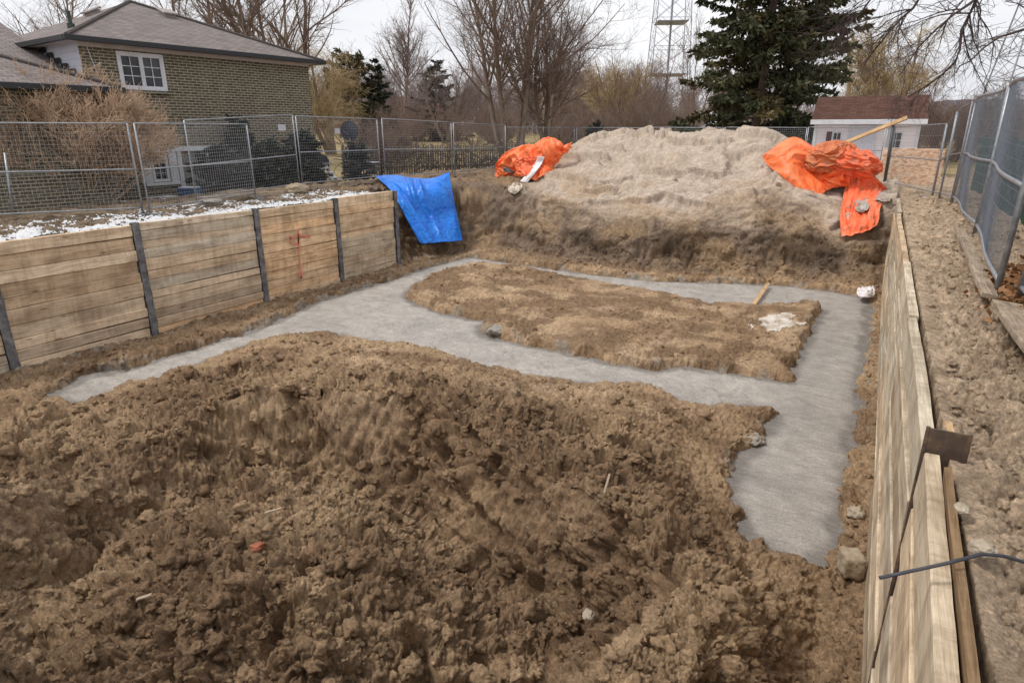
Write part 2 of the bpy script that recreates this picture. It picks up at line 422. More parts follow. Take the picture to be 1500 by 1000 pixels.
    C = lerp(C, c(88, 75, 64), bandw * .8)
    ps = lerp(sand, c(176, 161, 147), m2) ; ps = lerp(ps, c(172, 150, 128), (sstep(.0, .45, fbm(x * .5, y * 1.2, 0, 3, 106)) * sstep(23.5, 20, y))[:, None] * .8)
    C = lerp(C, ps, pilew[:, None])
    C = lerp(C, lerp(strp, c(168, 147, 124), m2 * .8), (upz & (x > 0))[:, None] * 1.)
    C = lerp(C, lerp(c(138, 122, 104), c(104, 90, 74), m2), (upz & (x < 0))[:, None] * 1.)
    # cement splashed along the footing edge
    cs = (sstep(.30, .05, sF) * sstep(.12, .3, perlin(x * 2.2, y * 2.2, 0, 107)) * inpit)[:, None]; C = lerp(C, c(158, 150, 140), cs * .7)
    cw = ((x < -11.3) * sstep(-.75, -.1, pit) * sstep(.16, .34, fbm(x * 3.2, y * 3.2, z * 3, 4, 109)) * inpit)[:, None]; C = lerp(C, c(188, 180, 170), cw * .75)
    C = C * (1 + .25 * fbm(x * 9, y * 9, z * 9, 3, 108))[:, None]
    TER = (P, N, C, a, g, x, y)
    idx = np.arange(nr * na).reshape(nr, na)
    F = np.stack([idx[:-1, :-1], idx[:-1, 1:], idx[1:, 1:], idx[1:, :-1]], -1).reshape(-1, 4)
    cx, cy = x[F].mean(1), y[F].mean(1)
    keep = (cx > -17.6) & (cx < 2.9) & (cy > .25) & (cy < 31) & ~((cx < -13.6) & (cy < 3))
    # drop the part sealed under the concrete
    keep &= ~(sF[F].max(1) < -.35)
    F = F[keep]
    pf = (pilew[F].mean(1) > .3) & (pile[F].mean(1) > .9)
    def sub(F_, name, mat):
        u, inv = np.unique(F_, return_inverse=True)
        return link_mesh(name, P[u], inv.reshape(F_.shape).astype(np.int32), mat, smooth=True, vcol=C[u])
    a_ = sub(F[~pf], 'pit_ground', MAT_SOIL); tag(a_, 'clumpy brown earth of the excavated pit floor, cut bank and pit edges', 'ground', kind='structure')
    b_ = sub(F[pf], 'spoil_heap', MAT_SAND); tag(b_, 'long heap of pale sandy soil rising behind the far end of the pit', 'soil heap')
    # snow lying on the strip behind the left wall
    lf = F[(~pf)]; xx, yy = x[lf].mean(1), y[lf].mean(1)
    sn = .04 + fbm(x * 2.0, y * 2.0, 0, 3, 111, .6) * .55 + .75 * fbm(x * 16, y * 16, 0, 3, 116, .7) + .46 * np.exp(-((x + 13.2) / .40) ** 2)
    mk = (xx < -12.84) & (xx > -15.2) & (yy < 15.2) & (sn[lf].mean(1) > .22)
    sf = lf[mk]; u, inv = np.unique(sf, return_inverse=True)
    o = link_mesh('snow', P[u] + np.array([0, 0, .006], np.float32) + .02 * np.clip(sn[u] - .2, 0, .4)[:, None] * np.array([0, 0, 1], np.float32), inv.reshape(sf.shape).astype(np.int32), MAT_SNOW, smooth=True)
    tag(o, 'thin patches of snow on the earth above the left plank wall', 'snow', kind='stuff')
    # pale cement slurry spilled on the island
    sp = np.hypot((x + 1.42) / .62, (y - 14.05) / .95) - .55 * fbm(x * 2.4, y * 2.4, 0, 4, 112)
    mk = (sp[lf].mean(1) < .62); sf = lf[mk]; u, inv = np.unique(sf, return_inverse=True)
    o = link_mesh('cement_spill', P[u] + np.array([0, 0, .009], np.float32), inv.reshape(sf.shape).astype(np.int32), MAT_SLURRY, smooth=True)
    tag(o, 'pale spill of watery cement on the dirt beside the inner corner of the footing', 'cement spill')
    return TER

# soil
def soil_mat(name, dark=.55, bump=1., rough=.95):
    t = NT(name); co = t.coord('Object')
    a = t.n('VertexColor', layer_name='Col')
    f1 = t.noise(co, 15, 9, .74); f2 = t.noise(co, 48, 7, .76); f3 = t.noise(co, 4, 5, .6)
    c = t.mix(1., a.outputs[0], t.ramp(f1, [(.30, (dark, dark, dark * .97, 1)), (.5, (.95, .95, .95, 1)), (.68, (1.35, 1.33, 1.28, 1))]), 'MULTIPLY')
    c = t.mix(.85, c, t.ramp(f2, [(.32, (.5, .5, .5, 1)), (.66, (1.4, 1.38, 1.34, 1))]), 'MULTIPLY')
    # small pale stones and straw-coloured bits
    v = t.n('TexVoronoi'); t.l(co, v.inputs['Vector']); v.inputs['Scale'].default_value = 26; v.inputs['Randomness'].default_value = 1
    sep = t.n('SeparateColor'); t.l(v.outputs['Color'], sep.inputs[0])
    st = t.math('MULTIPLY', t.math('GREATER_THAN', sep.outputs[0], .93), t.math('LESS_THAN', v.outputs['Distance'], .26))
    c = t.mix(t.math('MULTIPLY', st, .55), c, (.42, .38, .33, 1))
    n1 = t.bump(f1, .9 * bump, .045); n2 = t.bump(f2, .9 * bump, .016, n1)
    return t.set(c, rough, n2, 0, .15)
MAT_SOIL = soil_mat('soil'); MAT_SAND = soil_mat('sandy_soil', .74, .45)
t = NT('snow'); co = t.coord(); f = t.noise(co, 22, 6, .7); MAT_SNOW = t.set(t.ramp(f, [(.3, (.40, .39, .38, 1)), (.62, (.74, .75, .78, 1))]), .7, t.bump(f, .4, .02), 0, .3)
t = NT('slurry'); co = t.coord(); f = t.noise(co, 5, 5); MAT_SLURRY = t.set(t.ramp(f, [(.38, srgb(156, 138, 116)), (.6, srgb(206, 198, 188))]), .55, t.bump(f, .2, .01), 0, .35)
TERR = terrain()

# ------------------------------------------------------------------ loose clods lying on the ground
def ico(sub):
    import bmesh
    bm = bmesh.new(); bmesh.ops.create_icosphere(bm, subdivisions=sub, radius=1)
    v = np.array([q.co[:] for q in bm.verts], np.float32); bm.verts.index_update()
    f = np.array([[q.index for q in g.verts] for g in bm.faces], np.int32); bm.free(); return v, f
def clods(n=11500):
    P, N, C, a, g, x, y = TERR
    rr = np.hypot(x, y); pit = g['pit']
    wgt = rr ** 2 * .0 + np.where(pit < -.25, np.clip(a, 0, 1.3) ** 1.5 * (g['sF'] > .12) * np.where(g['front'] > .3, 1.6, .8), 0)
    wgt = np.where((pit > .1) & (x > .7) & (y < 20), .9, wgt)
    wgt = np.where(g['far'] & (g['s'] < .75) & (pit > -.6), 1.6, wgt)
    wgt = np.where((pit < -.05) & (x < -11) & (g['sF'] > .1), 1.1, wgt)
    wgt = np.where((pit < -.05) & (x > -.1) & (g['sF'] > .1) & (y < 18), 1.0, wgt)
    wgt = np.where((x < -17) | (x > 2.5) | (y < 1) | ((x < -12.9) & (y > 15)), 0, wgt)
    wgt = wgt * (rr < 21); cell = rr ** 1.2; wgt = wgt * cell; wgt = wgt / wgt.sum()
    pick = rng.choice(len(x), n, p=wgt, replace=False)
    v3, f3 = ico(3); v2, f2 = ico(2)
    def var(v, k):
        q = v + .30 * np.stack([perlin(v[:, 0] * 1.6 + k, v[:, 1] * 1.6, v[:, 2] * 1.6, 140 + j) for j in range(3)], -1)
        d = 1 + .60 * fbm(q[:, 0] * 1.2 + k * 9, q[:, 1] * 1.2, q[:, 2] * 1.2, 4, 130 + k, .62) + .30 * billow(q[:, 0] * 2.6 + k, q[:, 1] * 2.6, q[:, 2] * 2.6, 131) + .14 * billow(q[:, 0] * 6 + k, q[:, 1] * 6, q[:, 2] * 6, 132)
        return v * d[:, None] * np.array([1, .7 + .5 * rng.random(), .5 + .4 * rng.random()], np.float32)
    V3 = [var(v3, k) for k in range(10)]; V2 = [var(v2, k + 10) for k in range(12)]
    vs, fs, cs = [], [], []; n0 = 0
    for i in pick:
        big = g['front'][i] > .4
        r = min(.10 if big else .05, (.015 if big else .012) * math.exp(abs(rng.normal(0, .80))))
        B, f = (V3[rng.integers(10)], f3) if r > .0045 * rr[i] and rr[i] < 9 else (V2[rng.integers(12)], f2)
        an = rng.random() * 6.283; ca, sa = math.cos(an), math.sin(an); tl = rng.normal(0, .5); ct, st_ = math.cos(tl), math.sin(tl)
        q = B * r; q = np.stack([q[:, 0], q[:, 1] * ct - q[:, 2] * st_, q[:, 1] * st_ + q[:, 2] * ct], -1); q = np.stack([q[:, 0] * ca - q[:, 1] * sa, q[:, 0] * sa + q[:, 1] * ca, q[:, 2]], -1)
        vs.append(q + P[i] + N[i] * r * .0); fs.append(f + n0); n0 += len(B)
        cs.append(np.repeat((C[i] * (.9 + .2 * rng.random()))[None], len(B), 0))
    o = link_mesh('soil_clods', np.concatenate(vs), np.concatenate(fs), MAT_SOIL, smooth=True, vcol=np.concatenate(cs))
    tag(o, 'loose crumbling clods of brown earth scattered over the pit floor', 'soil clods', kind='stuff')
clods()
# ------------------------------------------------------------------ wet concrete footing
def footing():
    h = .028
    xs = np.arange(-11.8, .5, h); ys = np.arange(4.2, 18.6, h)
    X, Y = np.meshgrid(xs, ys); x = X.ravel().astype(np.float32); y = Y.ravel().astype(np.float32)
    sF = foot_sd(x, y)
    # trowelled ripples: across the right leg, sweeping arcs elsewhere
    rl = sstep(-1.3, -.7, x)
    wob = fbm(x * 1.1, y * 1.1, 0, 3, 121)
    rip = perlin(x * 1.2, y * 13 + 2.5 * wob, 0, 122) * .024 + perlin(x * 2.5, y * 30 + 4 * wob, 0, 123) * .017
    arc = np.hypot(x + 9 + wob, y - 8 + wob)
    rip2 = perlin(arc * 7, np.arctan2(y - 8, x + 9) * 3, 0, 124) * .030 + perlin(arc * 17, (x + y) * .8, 0, 125) * .017 + .02 * wob
    z = lerp(rip2, rip, rl) + .004 * perlin(x * 20, y * 20, 0, 126)
    ln = perlin(x * 6, y * 6, 0, 127)
    z = z + sstep(-.22, -.02, sF) * (.014 * ln - .012)
    idx = np.arange(len(x)).reshape(X.shape)
    F = np.stack([idx[:-1, :-1], idx[:-1, 1:], idx[1:, 1:], idx[1:, :-1]], -1).reshape(-1, 4)
    F = F[sF[F].min(1) < .22]
    u, inv = np.unique(F, return_inverse=True)
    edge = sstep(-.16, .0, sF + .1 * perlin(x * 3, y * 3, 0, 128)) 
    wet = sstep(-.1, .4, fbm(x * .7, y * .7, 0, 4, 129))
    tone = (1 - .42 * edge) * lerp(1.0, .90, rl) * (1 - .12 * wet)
    vc = np.stack([tone, tone, tone], -1)
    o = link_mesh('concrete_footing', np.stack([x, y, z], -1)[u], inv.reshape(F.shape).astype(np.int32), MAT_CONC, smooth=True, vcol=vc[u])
    return tag(o, 'freshly poured grey concrete strip footing laid as a loop on the pit floor', 'concrete footing')
t = NT('wet_concrete'); co = t.coord('Object', (1, 1, 1))
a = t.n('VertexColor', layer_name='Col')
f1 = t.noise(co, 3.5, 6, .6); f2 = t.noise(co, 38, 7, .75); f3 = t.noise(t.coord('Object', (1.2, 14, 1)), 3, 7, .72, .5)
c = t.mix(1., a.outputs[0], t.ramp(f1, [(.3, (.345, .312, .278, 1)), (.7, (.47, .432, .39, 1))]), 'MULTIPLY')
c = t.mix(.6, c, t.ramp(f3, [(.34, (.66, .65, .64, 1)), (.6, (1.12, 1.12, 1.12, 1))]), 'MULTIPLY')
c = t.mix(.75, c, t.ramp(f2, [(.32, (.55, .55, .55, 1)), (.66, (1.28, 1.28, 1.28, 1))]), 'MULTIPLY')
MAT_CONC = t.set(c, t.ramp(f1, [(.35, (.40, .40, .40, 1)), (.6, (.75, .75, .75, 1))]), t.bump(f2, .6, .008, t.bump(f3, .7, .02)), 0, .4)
footing()
# ================================================================== SHORING WALLS
def wood_mat(name, c1, c2, axis='Y', dirt=.5, grain=1.):
    t = NT(name)
    sc = {'X': (1.6, 48, 48), 'Y': (48, 1.6, 48), 'Z': (22, 22, 1.2)}[axis]
    sc2 = {'X': (.5, 5, 5), 'Y': (5, .5, 5), 'Z': (5, 5, .5)}[axis]
    a = t.n('VertexColor', layer_name='Col')
    g = t.noise(t.coord('Object', sc), 1.3, 8, .72, .8); g2 = t.noise(t.coord('Object', sc2), 1.5, 5, .6, .8); n = t.noise(t.coord('Object'), 2.2, 6, .65); fine = t.noise(t.coord('Object'), 40, 4, .6)
    c = t.ramp(g, [(.34, c1), (.60, c2)])
    c = t.mix(.7, c, t.ramp(g2, [(.34, (.62, .57, .52, 1)), (.56, (1.08, 1.08, 1.08, 1))]), 'MULTIPLY')
    c = t.mix(dirt, c, t.ramp(n, [(.36, (.42, .37, .33, 1)), (.55, (1, 1, 1, 1))]), 'MULTIPLY')
    st = t.noise(t.coord('Object', {'X': (9, 9, 1), 'Y': (1, 7, .9), 'Z': (1, 7, .9)}[axis]), 1.2, 6, .7)
    c = t.mix(dirt * .8, c, t.ramp(st, [(.36, (.50, .46, .43, 1)), (.52, (1, 1, 1, 1))]), 'MULTIPLY')
    # knots
    v = t.n('TexVoronoi'); t.l(t.coord('Object', {'X': (1.3, 6, 6), 'Y': (6, 1.3, 6), 'Z': (6, 6, 1.3)}[axis]), v.inputs['Vector']); v.inputs['Scale'].default_value = 1
    k = t.ramp(v.outputs['Distance'], [(.05, (.3, .2, .13, 1)), (.11, (1, 1, 1, 1))])
    c = t.mix(.75, c, k, 'MULTIPLY')
    c = t.mix(1., c, a.outputs[0], 'MULTIPLY')
    h = t.math('ADD', g, t.math('MULTIPLY', fine, .4))
    return t.set(c, .82, t.bump(h, .5 * grain, .008), 0, .2)
MAT_PLANK = wood_mat('plank_wood', srgb(200, 174, 146), srgb(240, 221, 194), 'Y', .5)
MAT_PLANK_R = wood_mat('pale_plank_wood', srgb(186, 168, 142), srgb(226, 208, 182), 'Y', .6)
MAT_TIMBER = wood_mat('weathered_timber', srgb(110, 96, 80), srgb(168, 152, 132), 'Y', .6)
MAT_LUMBER = wood_mat('lumber', srgb(176, 140, 100), srgb(222, 188, 146), 'X', .2)
MAT_DARKWOOD = wood_mat('dark_board', srgb(92, 70, 48), srgb(134, 108, 78), 'Y', .4)
def steel_mat(name, c1, c2, c3):
    t = NT(name); co = t.coord(); f = t.noise(co, 6, 6, .65); f2 = t.noise(co, 40, 4, .6)
    c = t.ramp(f, [(.3, c1), (.5, c2), (.72, c3)])
    return t.set(c, t.ramp(f2, [(.3, (.45, .45, .45, 1)), (.7, (.75, .75, .75, 1))]), t.bump(f2, .3, .004), .35, .4)
MAT_PILE = steel_mat('pile_steel', srgb(74, 72, 72), srgb(116, 116, 120), srgb(160, 158, 156))
MAT_RUST = steel_mat('rusty_steel', srgb(64, 56, 54), srgb(98, 82, 70), srgb(160, 128, 94))
MAT_REBAR = steel_mat('rebar_steel', srgb(52, 54, 60), srgb(72, 74, 80), srgb(88, 86, 86))
t = NT('pink_paint'); f = t.noise(t.coord(), 9, 5, .7); MAT_PINK = t.set(t.ramp(f, [(.40, srgb(214, 160, 130)), (.62, srgb(238, 112, 110))]), .7, None, 0, .2)

def planks(name, x0, ys, zs, th, mat, parent, face=1, jig=.012, tint=None, ends=0.02):
    """one bay of stacked timber lagging: rough planks, each with a wavy sawn edge"""
    V, F, C = [], [], []; n = 0
    y0, y1 = ys
    for k in range(len(zs) - 1):
        gp_ = .004 if face > 0 else .009
        za, zb = zs[k] + gp_, zs[k + 1] - gp_
        m = 26; yy = np.linspace(y0 + rng.uniform(0, ends), y1 - rng.uniform(0, ends), m)
        off = rng.normal(0, jig); bow = rng.normal(0, jig); tl = rng.normal(0, jig * .6)
        s1, s2 = rng.integers(1e6), rng.integers(1e6)
        ea = .009 * perlin(yy * 2.2, yy * 0, 0, int(s1)) + .004 * perlin(yy * 9, yy * 0, 0, int(s1) + 1) + rng.normal(0, .004) * (yy - y0)
        eb = .009 * perlin(yy * 2.2, yy * 0, 5, int(s2)) + .004 * perlin(yy * 9, yy * 0, 5, int(s2) + 1) + rng.normal(0, .004) * (yy - y0)
        xo = x0 + face * (off + bow * np.sin((yy - y0) / (y1 - y0) * PI) + .004 * perlin(yy * 3, yy * 0, 9, int(s1)))
        b = .008
        prof = [(-th, za), (-b, za), (0, za + b), (0, zb - b), (-b, zb), (-th, zb)]
        tb = .74 + .38 * rng.random(); wm = rng.normal(0, .05); tc = np.array([tb * (1 + wm), tb, tb * (1 - wm)])
        if tint is not None: tc = tc * tint
        for i in range(m):
            for j, (px, pz) in enumerate(prof):
                e = ea[i] if j < 3 else eb[i]
                V.append((xo[i] + face * (px + (tl if j in (3, 4) else 0)), yy[i], pz + e)); C.append(tc)
        q = len(prof)
        for i in range(m - 1):
            for j in range(q):
                a_, b_ = n + i * q + j, n + i * q + (j + 1) % q
                F.append((a_, b_, b_ + q, a_ + q) if face > 0 else (a_, a_ + q, b_ + q, b_))
        F.append(tuple(n + j for j in range(q))[::-1]); F.append(tuple(n + (m - 1) * q + j for j in range(q)))
        n += m * q
    return link_mesh(name, V, F, mat, parent, vcol=np.array(C, np.float32))

def hbeam(name, x, y, z0, z1, depth, wid, mat, parent, face=1, ft=.016):
    """rolled steel H section, flange facing +x (face=1) or -x"""
    m = MB()
    m.box((x - face * ft / 2, y, (z0 + z1) / 2), (ft, wid, z1 - z0), bev=.003)
    m.box((x - face * (depth / 2), y, (z0 + z1) / 2 - .004), (depth - 2 * ft + .002, ft * .8, z1 - z0 - .008))
    m.box((x - face * (depth - ft / 2), y, (z0 + z1) / 2), (ft, wid, z1 - z0), bev=.003)
    return m.build(name, mat, parent)

lw = thing('shoring_wall', 'long wall of stacked brown planks between dark steel posts on the house side of the pit', 'shoring wall', (-12.62, 10, 0))
lw_ys = [-.6, 2.15, 4.79, 7.33, 10.2, 12.81, 15.27]
o0 = Vector((-12.62, 10, 0))
for k in range(6):
    zt = [2.24, 2.23, 2.22, 2.25, 2.20, 2.26][k]; nb = [12, 12, 11, 13, 12, 11][k]
    hh = rng.uniform(.75, 1.25, nb); hh = np.concatenate([[0], np.cumsum(hh) / hh.sum()]) * (zt + .3) - .3
    p = planks('plank_panel', 0, (lw_ys[k] + .075 - 10, lw_ys[k + 1] - .075 - 10), hh, .085, MAT_PLANK, lw, 1, tint=[None, None, None, None, np.array([1.06, .96, .84]), np.array([1.02, .99, .93])][k])
for k, y in enumerate(lw_ys[1:]):
    hbeam('soldier_pile', .035 + (0 if k < 5 else .02), y - 10, -.3, 2.27 + rng.uniform(-.02, .03), .10, .145, MAT_PILE, lw)
# surveyor's pink spray mark on the third bay
pm = MB()
def stroke(pts, w_):
    for (a, b) in zip(pts[:-1], pts[1:]):
        ay, az = a; by, bz = b; L = math.hypot(by - ay, bz - az); ny, nz = -(bz - az) / L * w_, (by - ay) / L * w_
        pm.add([(.034, ay + ny, az + nz), (.034, by + ny * .8, bz + nz * .8), (.034, by - ny * .8, bz - nz * .8), (.034, ay - ny, az - nz)], [(0, 1, 2, 3)])
stroke([(1.12, 1.42), (1.42, 1.47), (1.78, 1.36)], .022); stroke([(1.14, 1.50), (1.12, 1.30), (1.36, 1.26), (1.40, 1.44)], .02)
stroke([(1.40, 1.62), (1.38, 1.30), (1.36, 1.10), (1.34, .80), (1.33, .36)], .024); stroke([(1.24, .56), (1.33, .35), (1.40, .58)], .02)
pm.build('paint_mark', MAT_PINK, lw)

rw = thing('shoring_wall', 'plank wall along the camera side fence, seen from above with pale sawn faces', 'shoring wall', (.5, 10, 0))
rw['label'] = 'steep pale plank wall beside the tall grey mesh fence, seen almost edge on'
bays = [(-.4, 4.055, 2.24, -.03), (4.125, 7.4, 2.2, -.03), (7.42, 10.6, 2.21, -.01), (10.62, 14.0, 2.2, .0), (14.02, 17.4, 2.18, .0), (17.42, 20.9, 2.2, .0)]
for (ya, yb, zt, dx) in bays:
    nb = 8; hh = rng.uniform(.8, 1.3, nb); hh = np.concatenate([[0], np.cumsum(hh) / hh.sum()]) * (zt + .2) - .2
    pp = planks('plank_panel', dx, (ya - 10, yb - 10), hh, .08, MAT_PLANK_R, rw, -1, jig=.008)
    if ya < 0:      # the nearest bay is set a little askew
        for v_ in pp.data.vertices: v_.co.x += .026 * (v_.co.y + 10 - 4.0)
hbeam('soldier_pile', -.036, 4.09 - 10, -.3, 2.37, .225, .022, MAT_RUST, rw, -1, .02)
# loose broken planks lying along the top of the far bays
for (y0, y1, x0_, z0_) in ((6.2, 8.9, .145, 2.17), (9.4, 12.6, .15, 2.19), (13.2, 16.6, .15, 2.17)):
    planks('backing_plank', x0_ - .03, (y0 - 10, y1 - 10), [z0_ - .22, z0_ + rng.uniform(-.01, .03)], .04, MAT_TIMBER, rw, -1, tint=np.array([1.25, 1.22, 1.2]))

# ------------------------------------------------------------------ small timber, rebar and rubble
def board(name, label, cat, a, b, w_, t_, mat, roll=0., group=None, tint=1.):
    a = Vector(a); b = Vector(b); d = b - a; L = d.length
    n = 14; V, F, C = [], [], []
    for i in range(n):
        u = i / (n - 1); x = (u - .5) * L
        jw = .06 * w_ * math.sin(u * 9 + L); e = [(-w_ / 2 + jw * .3, -t_ / 2), (w_ / 2 + jw * .5, -t_ / 2), (w_ / 2 + jw * .5, t_ / 2), (-w_ / 2 + jw * .3, t_ / 2)]
        for (p, q) in e: V.append((x, p, q + .15 * t_ * math.sin(u * 5)));  C.append((tint,) * 3)
    for i in range(n - 1):
        for j in range(4):
            p, q = i * 4 + j, i * 4 + (j + 1) % 4; F.append((p, q, q + 4, p + 4))
    F.append((3, 2, 1, 0)); F.append(tuple((n - 1) * 4 + j for j in range(4)))
    o = link_mesh(name, V, F, mat, vcol=np.array(C, np.float32))
    o.location = (a + b) / 2
    o.rotation_mode = 'QUATERNION'
    X = d.normalized(); up = Vector((0, 0, 1)); Y = up.cross(X).normalized(); Z = X.cross(Y)
    M = Matrix((X, Y, Z)).transposed(); o.rotation_quaternion = (M @ Matrix.Rotation(roll, 3, 'X')).to_quaternion()
    return tag(o, label, cat, group)
MAT_LUMX = wood_mat('weathered_board', srgb(128, 112, 94), srgb(186, 170, 150), 'X', .6)
MAT_DARKX = wood_mat('brown_board', srgb(104, 82, 58), srgb(150, 124, 94), 'X', .4)
board('timber_board', 'brown board standing on edge behind the nearest planks of the pale wall', 'board', (.50, .9, 2.17), (.575, 3.75, 2.19), .22, .035, MAT_DARKX, PI / 2 - .1)
board('weathered_plank', 'wide grey weathered plank lying on dirt at the foot of the mesh fence', 'plank', (1.34, 5.2, 2.34), (1.30, 7.75, 2.36), .26, .05, MAT_LUMX, .1)
board('weathered_plank', 'narrow grey plank half buried beside the bottom rail of the mesh fence', 'plank', (1.22, 8.2, 2.32), (1.40, 14.0, 2.32), .15, .045, MAT_LUMX, .15)
board('stick', 'thin pale stick lying on the dirt beside the mesh fence', 'stick', (0.923, 12.254, 2.340), (1.168, 11.877, 2.360), .05, .03, MAT_LUMX, tint=1.3)
board('wood_chip', 'short splinter of pale wood in the dirt by the rusty beam', 'wood chip', (0.592, 4.341, 2.320), (0.597, 4.153, 2.330), .035, .012, MAT_LUMBER)
board('screed_board', 'short pale board laid across the back arm of the wet footing', 'board', (-2.103, 15.076, 0.090), (-2.141, 17.748, 0.120), .085, .04, MAT_LUMBER, .2)
board('lumber_length', 'bare pale length of lumber leaning up against the fence in front of the shed', 'lumber', (-1.350, 26.200, 3.496), (0.504, 25.600, 4.382), .14, .05, MAT_LUMBER, .9)
tim = [((-15.55, 10.8), (-15.35, 13.6), .13), ((-15.75, 13.7), (-15.9, 15.9), .14), ((-15.9, 16.1), (-16.0, 18.3), .12), ((-15.4, 20.4), (-14.9, 23.4), .12)]
tl_ = ['grey timber lying under the overlapped mesh panels', 'thick pale timber lying on earth beside the pale rubble lump', 'long timber laid behind the blue tarp corner', 'grey timber along the fence between blue tarp and orange heap']
for ((ax, ay), (bx, by), ww), lb_ in zip(tim, tl_):
    board('timber', lb_, 'timber', (ax + .28, ay, 2.27), (bx + .28, by, 2.27), ww, .11, MAT_LUMX, 0, 'timbers laid along the fence foot', 1.12)

mb = MB(); P0 = [(0.255, 2.607, 2.270), (0.364, 2.687, 2.290), (0.490, 2.758, 2.330), (0.599, 2.823, 2.370), (0.682, 2.885, 2.350), (0.784, 2.913, 2.330), (1.6, 3.0, 2.31)]
mb.tube(P0, .0075, 7)
tag(mb.build('rebar', MAT_REBAR, None, True), 'bent dark rebar rod resting across the nearest planks of the pale wall', 'rebar')

def rock(name, label, cat, loc, r, mat, seed, flat=.8, block=0., group=None):
    v, f = ico(4)
    if block:
        m_ = np.abs(v).max(1, keepdims=True); v = lerp(v, v / m_ * .82, block)
    d = 1 + (.30 * fbm(v[:, 0] * 1.3 + seed, v[:, 1] * 1.3, v[:, 2] * 1.3, 5, seed, .6)) * (1 - .6 * block)
    v = v * d[:, None] * np.array([1, .9, flat]) * r
    a_ = seed * 1.7; v = np.stack([v[:, 0] * math.cos(a_) - v[:, 1] * math.sin(a_), v[:, 0] * math.sin(a_) + v[:, 1] * math.cos(a_), v[:, 2]], -1)
    return tag(link_mesh(name, v, f, mat, smooth=True, loc=loc), label, cat, group)
MAT_STONE = mat_simple('pale_stone', srgb(150, 136, 118), srgb(196, 182, 162), 9, .9, .7, .02)
MAT_GREYST = mat_simple('grey_stone', srgb(124, 118, 110), srgb(170, 164, 156), 9, .9, .7, .02)
MAT_DIRTY = mat_simple('dirty_concrete', srgb(140, 124, 102), srgb(186, 170, 146), 7, .9, .7, .02)
MAT_BRICKBIT = mat_simple('brick_red', srgb(140, 84, 62), srgb(176, 112, 86), 14, .9, .5, .01)
rock('concrete_block', 'square dirt-stained concrete block standing on the pit floor by the pale wall', 'block', (.33, 5.86, .18), .125, MAT_DIRTY, 3, 1.05, .9)
rock('stone', 'pair-sized pale stone in the narrow trench between footing end and wall', 'stone', (.34, 6.9, .12), .085, MAT_STONE, 5)
rock('concrete_lump', 'grey lump of set concrete at the notch of the inner footing edge', 'concrete lump', (-6.339, 10.670, 0.100), .2, MAT_GREYST, 8, .5)
rock('stone', 'light grey stone half sunk in dirt beyond the bent rebar', 'stone', (0.634, 2.992, 2.300), .05, MAT_STONE, 9, .7)
rock('stone', 'grey-green stone in dirt just behind the rusty beam', 'stone', (0.588, 3.345, 2.280), .045, MAT_STONE, 10, .5)
rock('brick_fragment', 'red-brown broken brick half buried in the heaped clods', 'brick', (-4.280, 3.037, 0.514), .06, MAT_BRICKBIT, 12, .6, .5)
rock('stone', 'smooth pale pebble lying among dark clods near the bottom edge', 'stone', (-1.539, 4.037, 0.191), .055, MAT_STONE, 14, .7)
rock('rubble_lump', 'rough pale rubble lump on the snowy strip above the plank wall', 'rubble', (-15.0, 13.7, 2.32), .34, MAT_DIRTY, 16, .5)
rock('stone', 'flat pale slab lying on snow beside the leaning mesh panel', 'stone', (-14.6, 10.5, 2.26), .3, MAT_GREYST, 17, .3, .5)
MAT_CONCLUMP = mat_simple('cement_crumbs', srgb(138, 130, 120), srgb(170, 162, 152), 9, .85, .8, .02)
rock('concrete_lump', 'dark grey spill of stiff concrete on the dirt left of the footing end', 'concrete lump', (-0.984, 8.338, 0.030), .2, MAT_CONCLUMP, 19, .28)

board('stick', 'short pale stick lying across the hollow in the heaped clods', 'stick', (-4.687, 3.459, 0.473), (-4.616, 3.597, 0.478), .025, .018, MAT_LUMX, tint=1.35)
board('stick', 'thin broken twig poking out of the clods right of the hollow', 'stick', (-1.688, 4.675, 0.953), (-1.779, 5.047, 0.929), .018, .014, MAT_LUMX, tint=1.2)
board('wood_chip', 'flat pale splinter among clods near the bottom left', 'wood chip', (-4.746, 2.204, 0.368), (-4.663, 2.285, 0.397), .03, .012, MAT_LUMX, tint=1.3)
